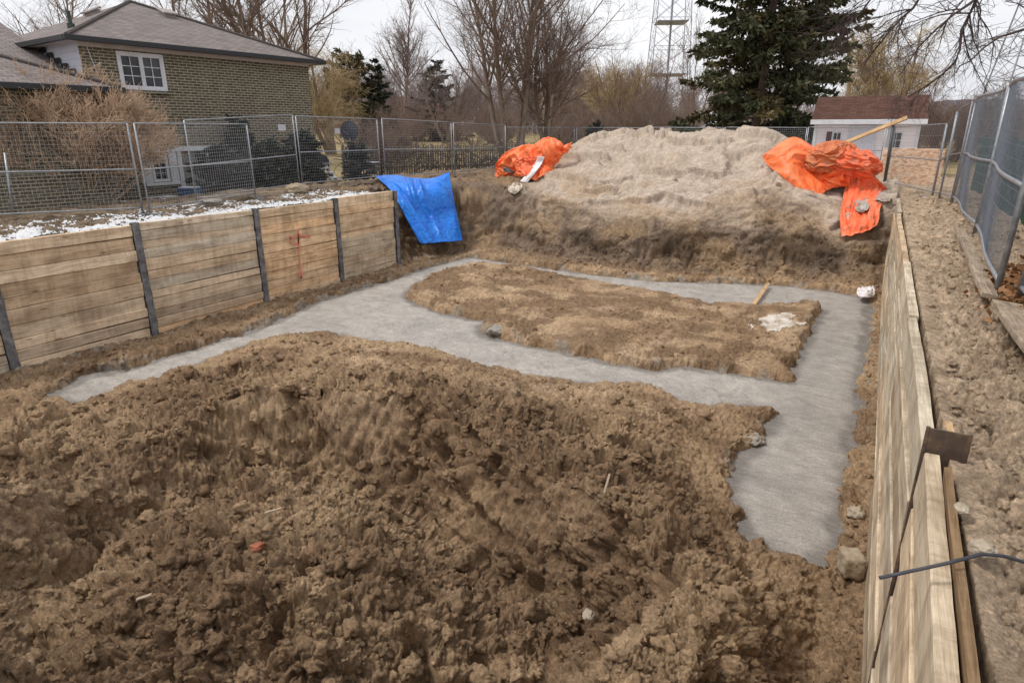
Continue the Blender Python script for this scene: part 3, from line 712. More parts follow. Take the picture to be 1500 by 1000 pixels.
# ================================================================== TEMPORARY FENCE PANELS
MAT_GALV = mat_simple('galvanised_steel', srgb(136, 140, 146), srgb(178, 181, 186), 12, .45, .1, .003, .55, .5)
MAT_WIRE = mat_simple('galvanised_wire', srgb(160, 162, 168), srgb(196, 198, 202), 12, .5, 0, .003, .4, .5)
MAT_WIRED = mat_simple('dull_wire', srgb(104, 112, 124), srgb(140, 147, 158), 12, .5, 0, .003, .3, .4)
MAT_SIGN = mat_simple('blank_sign_board', srgb(196, 200, 206), srgb(214, 216, 220), 5, .6, .05, .003)
MAT_DARKPOST = mat_simple('dark_post', srgb(66, 66, 68), srgb(96, 94, 92), 12, .5, .1, .003, .5, .5)
def fence_panel(a, b, za, zb, label, ha=1.95, hb=None, dv=.078, dh=.09, mids=(.5,), r=.021, wr=.0019, posts=(1, 1), wave=0., group='temporary mesh fence panels', mat=None, foot=True, lean=(0, 0)):
    """a, b: base points; za, zb: ground height"""
    hb = hb or ha; mat = mat or MAT_GALV
    A0 = Vector((a[0], a[1], za)); B0 = Vector((b[0], b[1], zb))
    A1 = A0 + Vector((lean[0], lean[1], ha)); B1 = B0 + Vector((lean[0], lean[1], hb))
    root = thing('mesh_fence', label, 'fence panel', tuple(A0), 0, group)
    nrm = Vector((-(B0 - A0).y, (B0 - A0).x, 0)).normalized()
    def pt(u, v):
        p = (A0.lerp(B0, u)).lerp(A1.lerp(B1, u), v) - A0
        return p + nrm * wave * math.sin(u * PI * 2.2 + v * 2) * (.6 + .4 * v) + Vector((0, 0, wave * .35 * math.sin(u * PI * 2) * v))
    f = MB(); lift = .06
    N = 9
    if posts[0]: f.tube([pt(0, -.02), pt(0, .5), pt(0, 1.0)], r, 8)
    if posts[1]: f.tube([pt(1, -.02), pt(1, .5), pt(1, 1.0)], r, 8)
    for v in (lift, 1.0) + tuple(mids): f.tube([pt(i / N, v) for i in range(N + 1)], r * .82, 8)
    f.build('frame', mat, root, True)
    w_ = MB(); L = (B0 - A0).length; H = (ha + hb) / 2
    nv = max(3, int(L / dv)); nh = max(3, int(H / dh))
    for i in range(1, nv): w_.tube([pt(i / nv, lift), pt(i / nv, .5), pt(i / nv, 1)], wr, 3, cap=False)
    for j in range(1, nh): w_.tube([pt(i / N, lift + (1 - lift) * j / nh) for i in range(N + 1)], wr, 3, cap=False)
    w_.build('wire_mesh', MAT_WIRED if 'near side' in group else MAT_WIRE, root)
    if foot:
        for p in (pt(0, 0), pt(1, 0)):
            g = MB(); g.box(p + Vector((0, 0, -.01)), (.10, .62, .04), math.atan2(nrm.y, nrm.x) - PI / 2)
            g.build('foot_plate', MAT_GALV, root)
    return root
fence_panel((-16.15, 6.25), (-14.52, 8.68), 2.2, 2.2, 'mesh fence panel in front of the big bare shrub', 1.93)
fence_panel((-14.23, 8.66), (-15.0, 12.2), 2.2, 2.22, 'mesh fence panel hiding the small basement window and shutters', 1.93, 1.92)
fence_panel((-15.34, 10.62), (-16.06, 14.8), 2.2, 2.24, 'taller mesh fence panel overlapping its neighbour in front of the dark junipers', 2.02, 2.2, mids=(.46,))
fence_panel((-16.09, 14.95), (-16.06, 18.7), 2.24, 2.24, 'mesh fence panel in front of the barbecue and dead vines', 2.16, 2.12)
fence_panel((-16.0, 18.9), (-15.18, 22.1), 2.24, 2.24, 'mesh fence panel directly behind the blue tarp', 2.14, 2.04)
fence_panel((-15.14, 22.2), (-15.1, 26.3), 2.24, 2.3, 'mesh fence panel running from blue tarp to the left orange heap', 2.02, 1.9)
fence_panel((-15.05, 26.4), (-13.6, 30.6), 2.3, 2.35, 'mesh fence panel behind the left orange heap', 1.8, 1.75, posts=(0, 1))
bx = [-13.5, -9.9, -6.3, -2.9, .0]
bl = ['back mesh fence panel left of the soil heap under the bare trees', 'back mesh fence panel hidden by the left shoulder of the soil heap', 'back mesh fence panel just behind the crest of the soil heap', 'back mesh fence panel in front of the left shed window']
for i in range(4): fence_panel((bx[i], 30.65), (bx[i + 1] - .06, 30.65), 2.3, 2.3, bl[i], 1.8, 1.78, wr=.003)
fence_panel((.02, 30.5), (.2, 25.5), 2.3, 2.25, 'mesh fence panel receding beside the shed door', 1.75, 1.85, wr=.003)
fence_panel((.22, 25.4), (1.36, 21.4), 2.25, 2.25, 'mesh fence panel with a dark post in front of the chipboard sheet', 1.83, 1.9, mat=MAT_GALV, dv=.12, dh=.3, wr=.003)
mb = MB(); mb.tube([(.19, 25.32, 2.1), (.15, 25.32, 4.1)], .045, 10); mb.tube([(.15, 25.32, 4.1), (.15, 25.32, 4.14)], .055, 10)
tag(mb.build('fence_post', MAT_DARKPOST, None, True), 'dark round fence post in front of the chipboard sheet', 'fence post')
RG = 'tall mesh fence panels on the near side'
fence_panel((1.37, 21.28), (1.5, 20.9), 2.25, 2.25, 'shortest and farthest tall mesh panel at the chipboard corner', 1.9, 2.18, dv=.05, group=RG, foot=False)
fence_panel((1.5, 20.86), (1.69, 19.9), 2.25, 2.25, 'second tall mesh panel from the chipboard corner', 2.2, 2.4, dv=.06, group=RG, wave=.02, foot=False)
fence_panel((1.71, 19.8), (1.62, 13.95), 2.25, 2.27, 'long bowed tall mesh panel beside the narrow half-buried plank', 2.4, 2.42, dv=.09, dh=.17, r=.032, wr=.004, group=RG, wave=.06, foot=False)
fence_panel((1.62, 13.8), (1.32, 8.6), 2.27, 2.27, 'tall mesh panel ending above the dead leaves', 2.42, 2.32, dv=.085, dh=.165, r=.032, wr=.0034, group=RG, wave=.035, foot=False)
fence_panel((1.48, 8.25), (1.52, 2.6), 2.3, 2.3, 'nearest tall mesh panel beside the wide weathered plank', 2.3, 2.3, dv=.085, dh=.165, r=.032, wr=.003, group=RG, foot=False)
# blank boards wired to the fence
def signb(loc, w_, h_, rz, label, tilt=0.):
    m = MB(); m.box((0, 0, 0), (w_, .012, h_), bev=.003); o = m.build('sign_board', MAT_SIGN, None); o.location = loc; o.rotation_euler = (0, tilt, rz)
    return tag(o, label, 'sign', 'blank signs hung on the mesh fence')
signb((-17.490, 9.992, 2.058), .46, .27, 1.0, 'blank grey board low on the fence beside the shrub stems', .05)
signb((-16.837, 10.619, 2.105), .36, .22, 1.75, 'blank grey board low on the fence below the shuttered window', -.1)
signb((-17.312, 15.452, 4.064), .36, .2, 1.72, 'blank white board high on the fence in front of the brick wall')
signb((-17.905, 18.581, 3.952), .26, .16, 1.57, 'small blank board high on the fence over the dry lawn')
mb = MB(); mb.tube([(-17.1, 7.2, 2.1), (-17.35, 7.45, 3.5)], .025, 8)
tag(mb.build('fence_post', MAT_GALV, None, True), 'slanted steel prop behind the mesh panel in front of the shrub', 'fence post')

# ================================================================== TARPS
def cr1(P, n):
    """Catmull-Rom along axis 0"""
    P = np.asarray(P, float); k = len(P)
    Q = np.concatenate([2 * P[:1] - P[1:2], P, 2 * P[-1:] - P[-2:-1]])
    t = np.linspace(0, k - 1 - 1e-6, n); i = np.floor(t).astype(int); f = (t - i).reshape((-1,) + (1,) * (P.ndim - 1))
    p0, p1, p2, p3 = Q[i], Q[i + 1], Q[i + 2], Q[i + 3]
    return .5 * (2 * p1 + (p2 - p0) * f + (2 * p0 - 5 * p1 + 4 * p2 - p3) * f ** 2 + (3 * p1 - p0 - 3 * p2 + p3) * f ** 3)
def cloth(name, ctrl, mat, parent=None, nu=90, nv=90, folds=(), crinkle=(.012, 9), seed=0, th=.006, label=None, cat=None, edge=.3):
    """sheet through a grid of points, with gathered folds and crinkles along its normal"""
    G = cr1(np.asarray(ctrl, float), nu); G = np.swapaxes(cr1(np.swapaxes(G, 0, 1), nv), 0, 1)
    du = np.gradient(G, axis=0); dv = np.gradient(G, axis=1); N = np.cross(du, dv); N /= np.linalg.norm(N, axis=-1, keepdims=True) + 1e-9
    eye = np.array([0, 0, 4.]) - G
    if (N * eye).sum() < 0: N = -N
    u, v = np.meshgrid(np.linspace(0, 1, nu), np.linspace(0, 1, nv), indexing='ij')
    x, y, z = [G[..., i].astype(np.float32) for i in range(3)]
    h = np.zeros_like(x)
    for (amp, fu, fv, wp) in folds:
        w_ = perlin(u * 2.3 + seed, v * 2.3, 0, seed + 3) * wp
        n_ = perlin(u * fu + w_ + seed * 3.1, v * fv + w_ * .7, 0, seed + 1)
        h += amp * (1 - 2.6 * np.abs(n_))
    a_, sc = crinkle
    wx = perlin(x * sc * .4, y * sc * .4, z * sc * .4, seed + 9) * .25
    h += a_ * (1 - 2.4 * np.abs(perlin(x * sc + wx * 3, y * sc, z * sc + wx * 3, seed + 5))) + a_ * .5 * (1 - 2.4 * np.abs(perlin(x * sc * 2.3, y * sc * 2.3, z * sc * 2.3, seed + 6)))
    em = sstep(0, .12, np.minimum(np.minimum(u, 1 - u), np.minimum(v, 1 - v))); h = h * (edge + (1 - edge) * em)
    P = G + N * h[..., None]
    idx = np.arange(nu * nv).reshape(nu, nv)
    F = np.stack([idx[:-1, :-1], idx[:-1, 1:], idx[1:, 1:], idx[1:, :-1]], -1).reshape(-1, 4)
    o = link_mesh(name, P.reshape(-1, 3), F.astype(np.int32), mat, parent, True)
    sm = o.modifiers.new('thickness', 'SOLIDIFY'); sm.thickness = th; sm.offset = 0
    if label: tag(o, label, cat)
    return o
def plastic(name, c1, c2, rough=.42, dirt=.0, sc=3.):
    t = NT(name); co = t.coord(); f = t.noise(co, sc, 5, .6); f2 = t.noise(co, 60, 3, .6); d = t.noise(co, 5.5, 7, .68)
    c = t.ramp(f, [(.3, c1), (.7, c2)])
    if dirt: c = t.mix(t.ramp(d, [(.60 - .1 * dirt, (0, 0, 0, 1)), (.70 - .08 * dirt, (.75, .75, .75, 1))]), c, srgb(128, 108, 92))
    m = t.set(c, rough, t.bump(f2, .12, .004), 0, .4)
    return m
MAT_BLUE = plastic('blue_tarp', srgb(10, 98, 206), srgb(38, 136, 232), .36)
MAT_ORANGE = plastic('orange_tarp', srgb(255, 112, 54), srgb(255, 146, 94), .45, .3)
MAT_ORANGE2 = plastic('muddy_orange_tarp', srgb(240, 102, 58), srgb(250, 138, 98), .5, .7)
MAT_BROWNTARP = plastic('muddy_tarp', srgb(186, 112, 70), srgb(236, 124, 76), .55, .8, 2.5)
MAT_PALETARP = plastic('faded_tarp', srgb(226, 130, 92), srgb(240, 150, 112), .55, .4)
MAT_WHITECLOTH = plastic('white_cloth', srgb(210, 204, 204), srgb(232, 228, 230), .6, .1)
MAT_PALECLOTH = plastic('pale_cloth', srgb(186, 172, 154), srgb(212, 200, 184), .7, .5)
MAT_GREYCLOTH = plastic('grey_cloth', srgb(150, 142, 132), srgb(190, 184, 174), .6, .4)
MAT_DKGREY = plastic('dark_grey_cloth', srgb(98, 98, 100), srgb(128, 126, 126), .6, .3)
bt = cloth('blue_tarp', [
    [(-15.896, 18.200, 2.409), (-15.065, 18.300, 2.454), (-14.356, 18.400, 2.378), (-13.540, 18.500, 2.400), (-13.119, 18.900, 2.575)],
    [(-13.585, 16.350, 2.060), (-13.383, 16.700, 2.193), (-13.137, 17.100, 2.173), (-12.736, 17.600, 2.020), (-12.625, 18.350, 1.851)],
    [(-12.869, 16.050, 1.357), (-12.800, 16.450, 1.337), (-12.648, 16.900, 1.296), (-12.406, 17.400, 1.255), (-12.216, 18.000, 1.154)],
    [(-12.206, 15.900, 0.633), (-12.059, 16.200, 0.600), (-11.950, 16.600, 0.572), (-11.829, 17.000, 0.546), (-11.776, 17.600, 0.508)]],
    MAT_BLUE, None, 130, 130, [(.07, 1.4, 3.2, 1.2), (.03, 3, 7, 1)], (.016, 7), 3, .006,
    'bright blue plastic tarp draped over the pit corner at the end of the plank wall', 'tarp', .25)
cloth('fold_flap', [
    [(-14.703, 17.200, 2.372), (-14.125, 17.000, 2.361), (-13.318, 16.450, 2.257)],
    [(-13.285, 16.050, 2.035), (-12.979, 16.100, 1.919), (-12.692, 16.200, 1.713)],
    [(-12.681, 15.850, 1.391), (-12.472, 15.950, 1.288), (-12.209, 16.050, 1.187)],
    [(-12.117, 15.750, 0.662), (-11.919, 15.800, 0.650), (-11.790, 15.950, 0.745)]], MAT_BLUE, bt, 80, 50, [(.02, 3, 3, 1)], (.013, 9), 5, .006, edge=.5)

# right group on the heap
ot = cloth('orange_tarp', [
    [(-3.337, 22.383, 3.191), (-2.962, 22.332, 3.531), (-2.498, 22.381, 3.758), (-1.977, 22.331, 3.542)],
    [(-3.209, 22.228, 3.011), (-2.768, 21.936, 3.197), (-2.295, 21.934, 3.326), (-1.765, 22.182, 3.208)],
    [(-2.657, 21.615, 2.644), (-2.319, 21.477, 2.724), (-1.994, 21.983, 2.766), (-1.540, 22.182, 2.688)],
    [(-2.030, 21.428, 2.315), (-1.769, 21.241, 2.201), (-1.529, 21.258, 2.071), (-1.247, 21.981, 2.327)]],
    MAT_ORANGE, None, 110, 110, [(.07, 2.2, 1.6, .8), (.035, 5, 3, 1)], (.012, 5), 11, .006,
    'puffed smooth orange tarp lying on the soil heap, leftmost of the pile by the shed', 'tarp', .4)
cloth('orange_tarp', [
    [(-1.711, 22.281, 2.759), (-1.396, 22.032, 2.822), (-1.029, 21.981, 2.875), (-0.667, 22.181, 2.835)],
    [(-1.593, 22.135, 2.547), (-1.319, 21.933, 2.590), (-0.990, 21.882, 2.644), (-0.664, 22.081, 2.603)],
    [(-1.403, 21.714, 2.240), (-1.128, 21.897, 2.318), (-0.859, 22.231, 2.385), (-0.682, 22.281, 2.429)]],
    MAT_ORANGE, None, 80, 110, [(.12, 2.2, 3.4, 1.4), (.06, 5, 6, 1)], (.02, 5), 17, .006, 'twisted folds of orange tarp between the puffed sheet and the hanging sheet', 'tarp', .6)
ht = cloth('orange_tarp', [
    [(-0.758, 22.021, 2.762), (-0.568, 21.871, 2.971), (-0.180, 21.921, 2.747), (0.268, 22.171, 2.356)],
    [(-0.839, 22.030, 2.320), (-0.523, 21.972, 2.417), (-0.154, 21.972, 2.353), (0.259, 22.201, 2.195)],
    [(-0.817, 20.911, 1.827), (-0.501, 20.854, 1.850), (-0.155, 20.383, 1.918), (0.171, 20.196, 1.956)],
    [(-0.733, 20.028, 1.471), (-0.444, 19.860, 1.512), (-0.121, 19.713, 1.589), (0.177, 19.811, 1.743)],
    [(-0.632, 19.491, 1.211), (-0.394, 19.488, 1.286), (-0.115, 19.445, 1.386), (0.146, 19.587, 1.550)]],
    MAT_ORANGE2, None, 130, 100, [(.09, 1.2, 3.6, 1.2), (.045, 3, 8, 1)], (.018, 5), 23, .006, 'muddy orange tarp hanging down the cut bank below the grey cloth', 'tarp', .4)
cloth('grey_cloth', [
    [(-0.485, 20.915, 1.961), (-0.350, 21.335, 2.122), (-0.061, 21.872, 2.227), (0.430, 21.682, 2.207)],
    [(-0.417, 20.414, 1.862), (-0.234, 20.479, 1.979), (0.030, 21.339, 2.140), (0.392, 20.517, 2.193)],
    [(-0.301, 20.160, 1.821), (-0.114, 20.012, 1.921), (-0.020, 20.721, 2.080), (0.308, 20.330, 2.115)]],
    MAT_GREYCLOTH, None, 50, 80, [(.06, 2.5, 3.5, 1.5), (.03, 5, 6, 1)], (.012, 6), 29, .006, 'crumpled grey cloth thrown over the hanging orange tarp', 'cloth', .6)
def bundle(name, label, c, r, mat, seed, rz=0., tilt=0., amp=.20, cat='tarp'):
    v, f = ico(6)
    q = v + .35 * np.stack([perlin(v[:, 0] * 2 + seed, v[:, 1] * 2, v[:, 2] * 2, seed + k) for k in range(3)], -1)
    sw = q[:, 0] * 1.1 + .8 * q[:, 2]
    d = 1 + amp * (1 - 2.6 * np.abs(perlin(sw, q[:, 1] * 2.2 - q[:, 2] * 1.6, q[:, 2] * 2.0, seed + 5))) + .45 * amp * (1 - 2.6 * np.abs(perlin(sw * 1.6, q[:, 1] * 6 - q[:, 2] * 5, q[:, 2] * 4, seed + 6))) + .02 * perlin(v[:, 0] * 16, v[:, 1] * 16, v[:, 2] * 16, seed + 7)
    v = v * d[:, None] * np.array(r)
    o = link_mesh(name, v, f, mat, smooth=True, loc=c); o.rotation_euler = (0, tilt, rz)
    return tag(o, label, cat)
bundle('tarp_bundle', 'mud-brown rolled bundle of tarp on the heap in front of the shed', (-1.362, 22.151, 3.177), (.62, .5, .42), MAT_BROWNTARP, 31, .2, -.2)
bundle('tarp_bundle', 'crumpled pinkish-orange bundle of tarp beside the shed door', (-0.790, 22.101, 3.072), (.72, .5, .34), MAT_ORANGE2, 37, -.1, .25)
bundle('tarp_bundle', 'small orange fold of tarp standing up beside the receding fence panel', (-0.485, 22.400, 2.909), (.32, .3, .42), MAT_ORANGE, 41, .3, .1)
# left heap
lh = thing('tarp_heap', 'heap of crumpled orange tarp on the bank corner left of the soil heap', 'tarp heap', (-11.341, 21.241, 2.283))
inv = Matrix.Translation(-Vector(lh.location))
def rel(g): return [[tuple(inv @ Vector(p)) for p in row] for row in g]
def cl2(name, g, mat, nu, nv, folds, cr_, seed, edge=.5):
    o = cloth(name, g, mat, None, nu, nv, folds, cr_, seed, .006, edge=edge)
    o.parent = lh; o.matrix_parent_inverse = inv
    return o
cl2('tarp_sheet', [[(-12.792, 21.941, 2.979), (-12.309, 21.938, 3.213), (-11.779, 21.936, 3.393), (-11.203, 21.933, 3.448)], [(-12.978, 21.942, 2.696), (-12.281, 21.678, 2.874), (-11.674, 21.585, 3.038), (-11.119, 21.667, 3.094)], [(-13.061, 22.028, 2.484), (-12.366, 21.723, 2.545), (-11.807, 21.674, 2.588), (-11.252, 21.607, 2.632)], [(-13.139, 22.157, 2.293), (-12.601, 22.027, 2.293), (-11.844, 21.530, 2.322), (-11.184, 21.053, 2.300)]], MAT_ORANGE, 110, 110, [(.14, 2.2, 2.6, 1.5), (.07, 5, 5, 1)], (.03, 4), 43)
cl2('tarp_sheet', [[(-11.317, 21.933, 3.423), (-10.896, 21.931, 3.667), (-10.508, 21.929, 3.693), (-10.344, 22.064, 3.407)], [(-11.176, 21.667, 3.117), (-10.667, 21.484, 3.321), (-10.369, 21.659, 3.321), (-10.283, 22.064, 3.168)], [(-11.278, 21.547, 2.609), (-10.917, 21.558, 2.692), (-10.651, 21.752, 2.787), (-10.498, 22.065, 2.898)], [(-11.198, 20.974, 2.256), (-10.760, 20.776, 2.284), (-10.567, 21.041, 2.394), (-10.568, 21.703, 2.597)]], MAT_ORANGE, 110, 100, [(.12, 2.0, 2.4, 1.4), (.06, 5, 5, 1)], (.025, 4), 47)
cl2('tarp_sheet', [[(-10.403, 22.019, 3.312), (-10.133, 22.018, 3.458), (-9.912, 22.063, 3.554)], [(-10.324, 21.974, 3.194), (-10.059, 21.927, 3.319), (-9.915, 22.018, 3.461)], [(-10.330, 22.109, 3.094), (-10.113, 22.109, 3.242), (-9.910, 22.127, 3.435)]], MAT_ORANGE, 40, 40, [(.06, 2, 2, 1)], (.02, 5), 53)
cl2('tarp_sheet', [[(-11.806, 21.456, 2.991), (-11.435, 21.407, 3.073), (-11.038, 21.401, 3.080)], [(-11.834, 21.457, 2.672), (-11.386, 21.319, 2.739), (-10.983, 21.356, 2.796)], [(-11.559, 21.221, 2.374), (-11.137, 20.858, 2.386), (-10.857, 20.853, 2.466)]], MAT_ORANGE2, 70, 70, [(.10, 2.4, 2.4, 1.5), (.05, 6, 5, 1)], (.03, 5), 59)
cl2('tarp_sheet', [[(-12.645, 21.897, 3.034), (-12.379, 21.852, 3.214), (-11.906, 21.849, 3.320)], [(-12.540, 21.767, 2.915), (-12.197, 21.634, 3.026), (-11.780, 21.673, 3.131)]], MAT_PALETARP, 40, 60, [(.05, 2, 3, 1)], (.02, 5), 61)
cl2('white_strip', [[(-10.880, 21.310, 3.086), (-10.740, 21.308, 3.089), (-10.601, 21.305, 3.068)], [(-11.017, 21.313, 2.821), (-10.876, 21.310, 2.824), (-10.708, 21.308, 2.828)], [(-11.117, 21.028, 2.544), (-10.858, 20.801, 2.540), (-10.720, 20.852, 2.565)], [(-11.285, 20.719, 2.221), (-11.088, 20.665, 2.208), (-10.961, 20.687, 2.212)]], MAT_WHITECLOTH, 90, 30, [(.02, 3, 1, 1)], (.008, 6), 67)
cl2('grey_patch', [[(-12.477, 21.552, 2.651), (-12.213, 21.505, 2.635), (-11.976, 21.502, 2.518)], [(-12.463, 21.578, 2.500), (-12.208, 21.549, 2.459), (-12.054, 21.590, 2.411)]], MAT_DKGREY, 30, 40, [(.03, 2, 3, 1)], (.015, 6), 71)
cloth('pale_cloth', [[(-11.011, 19.387, 2.183), (-11.211, 20.230, 2.186), (-10.831, 20.036, 2.167)], [(-10.953, 19.238, 2.082), (-10.692, 19.293, 2.089), (-10.584, 19.581, 2.095)], [(-10.813, 19.177, 1.957), (-10.626, 19.174, 1.921), (-10.493, 19.268, 2.010)]], MAT_PALECLOTH, None, 40, 40, [(.05, 3, 3, 1.5)], (.02, 6), 73, .006, 'torn scrap of pale cloth on the bank below the left orange heap', 'cloth', .8)
cloth('paper_scrap', [[(-0.037, 17.768, 0.200), (0.119, 17.916, 0.240), (0.301, 18.112, 0.220)], [(-0.021, 17.478, 0.160), (0.137, 17.372, 0.220), (0.331, 17.755, 0.160)], [(0.041, 17.241, 0.100), (0.171, 17.225, 0.120), (0.315, 17.471, 0.100)]], MAT_WHITECLOTH, None, 40, 40, [(.05, 3, 3, 1.5)], (.02, 9), 79, .003, 'crumpled white paper bag at the far right corner of the footing', 'paper', .8)

# ================================================================== WIDE GROUND
def far_z(x, y):
    d = np.hypot(x, y)
    z = 2.15 + 1.35 * sstep(34, 125, d) - .32 * sstep(-17.5, -20, x) * sstep(30, 22, y) * (y < 40)
    return z
def ground():
    g1 = np.concatenate([-np.geomspace(900, 30, 26), np.arange(-29, 9, 1.0), np.geomspace(10, 900, 26)])
    g2 = np.concatenate([-np.geomspace(400, 6, 16), np.arange(-5, 42, 1.0), np.geomspace(43, 900, 30)])
    X, Y = np.meshgrid(g1, g2); x = X.ravel().astype(np.float32); y = Y.ravel().astype(np.float32)
    z = far_z(x, y) + .10 * fbm(x * .2, y * .2, 0, 3, 301) * sstep(20, 40, np.hypot(x, y))
    idx = np.arange(len(x)).reshape(X.shape)
    F = np.stack([idx[:-1, :-1], idx[:-1, 1:], idx[1:, 1:], idx[1:, :-1]], -1).reshape(-1, 4)
    cx, cy = x[F].mean(1), y[F].mean(1)
    F = F[~((cx > -17) & (cx < 2) & (cy > 1) & (cy < 30)) & ~((cx > -14) & (cx < .8) & (cy > -6) & (cy < 2))]
    # lie a little lower where the excavation's own ground covers it
    z = z - .06 * ((x > -19) & (x < 4) & (y > -3) & (y < 32))
    o = link_mesh('ground', np.stack([x, y, z], -1), F.astype(np.int32), MAT_FIELD, smooth=True)
    tag(o, 'dry winter lawn and field stretching away behind the fences', 'ground', kind='structure')
t = NT('dry_field'); co = t.coord(); f = t.noise(co, .35, 6, .65); f2 = t.noise(co, 6, 6, .7); f3 = t.noise(t.coord('Object', (.05, .4, 1)), 1, 4, .6)
c = t.ramp(f, [(.3, srgb(128, 112, 84)), (.5, srgb(164, 146, 108)), (.72, srgb(142, 136, 92))])
c = t.mix(.5, c, t.ramp(f2, [(.3, (.55, .55, .55, 1)), (.7, (1.2, 1.2, 1.2, 1))]), 'MULTIPLY')
MAT_FIELD = t.set(c, .95, t.bump(f2, .6, .05), 0, .1)
ground()
# a near bank right behind the camera, and the walkway of earth on the far right
mb = MB()

# ================================================================== HOUSE
def brick_mat(name, c1, c2, mortar, bw=.27, rh=.087, ms=.013, axis=0):
    t = NT(name); tcn = t.n('TexCoord'); sp = t.n('SeparateXYZ'); t.l(tcn.outputs['Object'], sp.inputs[0])
    add = t.math('ADD', sp.outputs[0], sp.outputs[1]); cb = t.n('CombineXYZ'); t.l(add, cb.inputs[0]); t.l(sp.outputs[2], cb.inputs[1])
    b = t.n('TexBrick'); t.l(cb.outputs[0], b.inputs['Vector']); b.inputs['Scale'].default_value = 1
    b.inputs['Brick Width'].default_value = bw; b.inputs['Row Height'].default_value = rh; b.inputs['Mortar Size'].default_value = ms
    b.inputs['Mortar Smooth'].default_value = .15; b.inputs['Bias'].default_value = -.1
    b.inputs['Color1'].default_value = c1; b.inputs['Color2'].default_value = c2; b.inputs['Mortar'].default_value = mortar
    n = t.noise(t.coord(), 3, 6, .65); n2 = t.noise(t.coord(), 50, 4, .6)
    c = t.mix(.6, b.outputs['Color'], t.ramp(n, [(.3, (.7, .7, .68, 1)), (.7, (1.2, 1.2, 1.18, 1))]), 'MULTIPLY')
    c = t.mix(.4, c, t.ramp(n2, [(.3, (.6, .6, .6, 1)), (.7, (1.3, 1.3, 1.3, 1))]), 'MULTIPLY')
    h = t.math('SUBTRACT', 1., b.outputs['Fac'])
    return t.set(c, .9, t.bump(t.math('ADD', h, t.math('MULTIPLY', n2, .3)), .6, .012), 0, .2)
MAT_BRICK = brick_mat('brown_brick', srgb(84, 78, 68), srgb(116, 106, 90), srgb(174, 166, 146))
def shingle_mat(name, c1, c2, c3, dirv='X'):
    t = NT(name); co = t.coord('Object')
    b = t.n('TexBrick'); t.l(t.coord('UV'), b.inputs['Vector']); b.inputs['Scale'].default_value = 1
    b.inputs['Brick Width'].default_value = .3; b.inputs['Row Height'].default_value = .145; b.inputs['Mortar Size'].default_value = .010; b.inputs['Bias'].default_value = 0
    b.inputs['Color1'].default_value = c1; b.inputs['Color2'].default_value = c2; b.inputs['Mortar'].default_value = c3; b.inputs['Mortar Smooth'].default_value = .4
    n = t.noise(co, 2, 5, .6); n2 = t.noise(co, 45, 4, .65)
    c = t.mix(.5, b.outputs['Color'], t.ramp(n, [(.3, (.75, .75, .75, 1)), (.7, (1.15, 1.15, 1.15, 1))]), 'MULTIPLY')
    c = t.mix(.5, c, t.ramp(n2, [(.3, (.6, .6, .6, 1)), (.7, (1.3, 1.3, 1.3, 1))]), 'MULTIPLY')
    return t.set(c, .9, t.bump(n2, .5, .01, t.bump(t.math('SUBTRACT', 1., b.outputs['Fac']), .6, .015)), 0, .2)
MAT_SHINGLE = shingle_mat('grey_shingles', srgb(122, 114, 112), srgb(142, 132, 128), srgb(84, 78, 76))
MAT_SHINGLE_R = shingle_mat('brown_shingles', srgb(84, 60, 52), srgb(102, 74, 64), srgb(64, 46, 40))
MAT_GUTTER = mat_simple('black_gutter', srgb(24, 25, 30), srgb(38, 38, 44), 4, .4, .02, .002, 0, .5)
MAT_WHITE = mat_simple('white_trim', srgb(214, 216, 222), srgb(232, 233, 238), 3, .55, .04, .003)
MAT_SOFFIT = mat_simple('pale_soffit', srgb(196, 188, 184), srgb(212, 206, 202), 3, .7, .03, .003)
def siding_mat(name, c1, c2, pitch):
    t = NT(name); tcn = t.n('TexCoord'); sp = t.n('SeparateXYZ'); t.l(tcn.outputs['Object'], sp.inputs[0])
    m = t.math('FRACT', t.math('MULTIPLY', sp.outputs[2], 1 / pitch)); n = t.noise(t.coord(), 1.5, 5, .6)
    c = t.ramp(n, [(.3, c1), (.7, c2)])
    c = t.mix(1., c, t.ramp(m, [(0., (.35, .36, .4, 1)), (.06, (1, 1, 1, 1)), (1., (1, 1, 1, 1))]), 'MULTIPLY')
    return t.set(c, .55, t.bump(m, .6, .02), 0, .35)
MAT_SIDING = siding_mat('white_siding', srgb(206, 208, 220), srgb(220, 222, 232), .2)
MAT_SIDING_P = siding_mat('pinkish_siding', srgb(238, 231, 237), srgb(246, 240, 245), .14)
t = NT('window_glass'); f = t.noise(t.coord(), 1.5, 3, .5); MAT_GLASS = t.set(t.ramp(f, [(.3, (.012, .014, .018, 1)), (.7, (.045, .05, .058, 1))]), .06, None, 0, .6)
MAT_CURTAIN = mat_simple('curtain', srgb(120, 118, 116), srgb(160, 158, 154), 6, .8, .1, .01)

def roof_face(pts, uvdir, name, mat, parent, th=.06):
    """one pitched roof plane (a thick sheet) with a UV map running along its courses"""
    pts = [Vector(p) for p in pts]; n = len(pts)
    nr = (pts[1] - pts[0]).cross(pts[2] - pts[0]).normalized()
    if nr.z < 0: nr = -nr
    lo = [p - nr * th for p in pts]
    f = [tuple(range(n)), tuple(range(n, 2 * n))[::-1]] + [(i, n + i, n + (i + 1) % n, (i + 1) % n) for i in range(n)]
    o = link_mesh(name, pts + lo, f, mat, parent)
    U = Vector(uvdir).normalized(); V = nr.cross(U).normalized()
    uv = o.data.uv_layers.new(name='UVMap')
    for l in o.data.loops:
        co = o.data.vertices[l.vertex_index].co; uv.data[l.index].uv = (co.dot(U), co.dot(V))
    return o

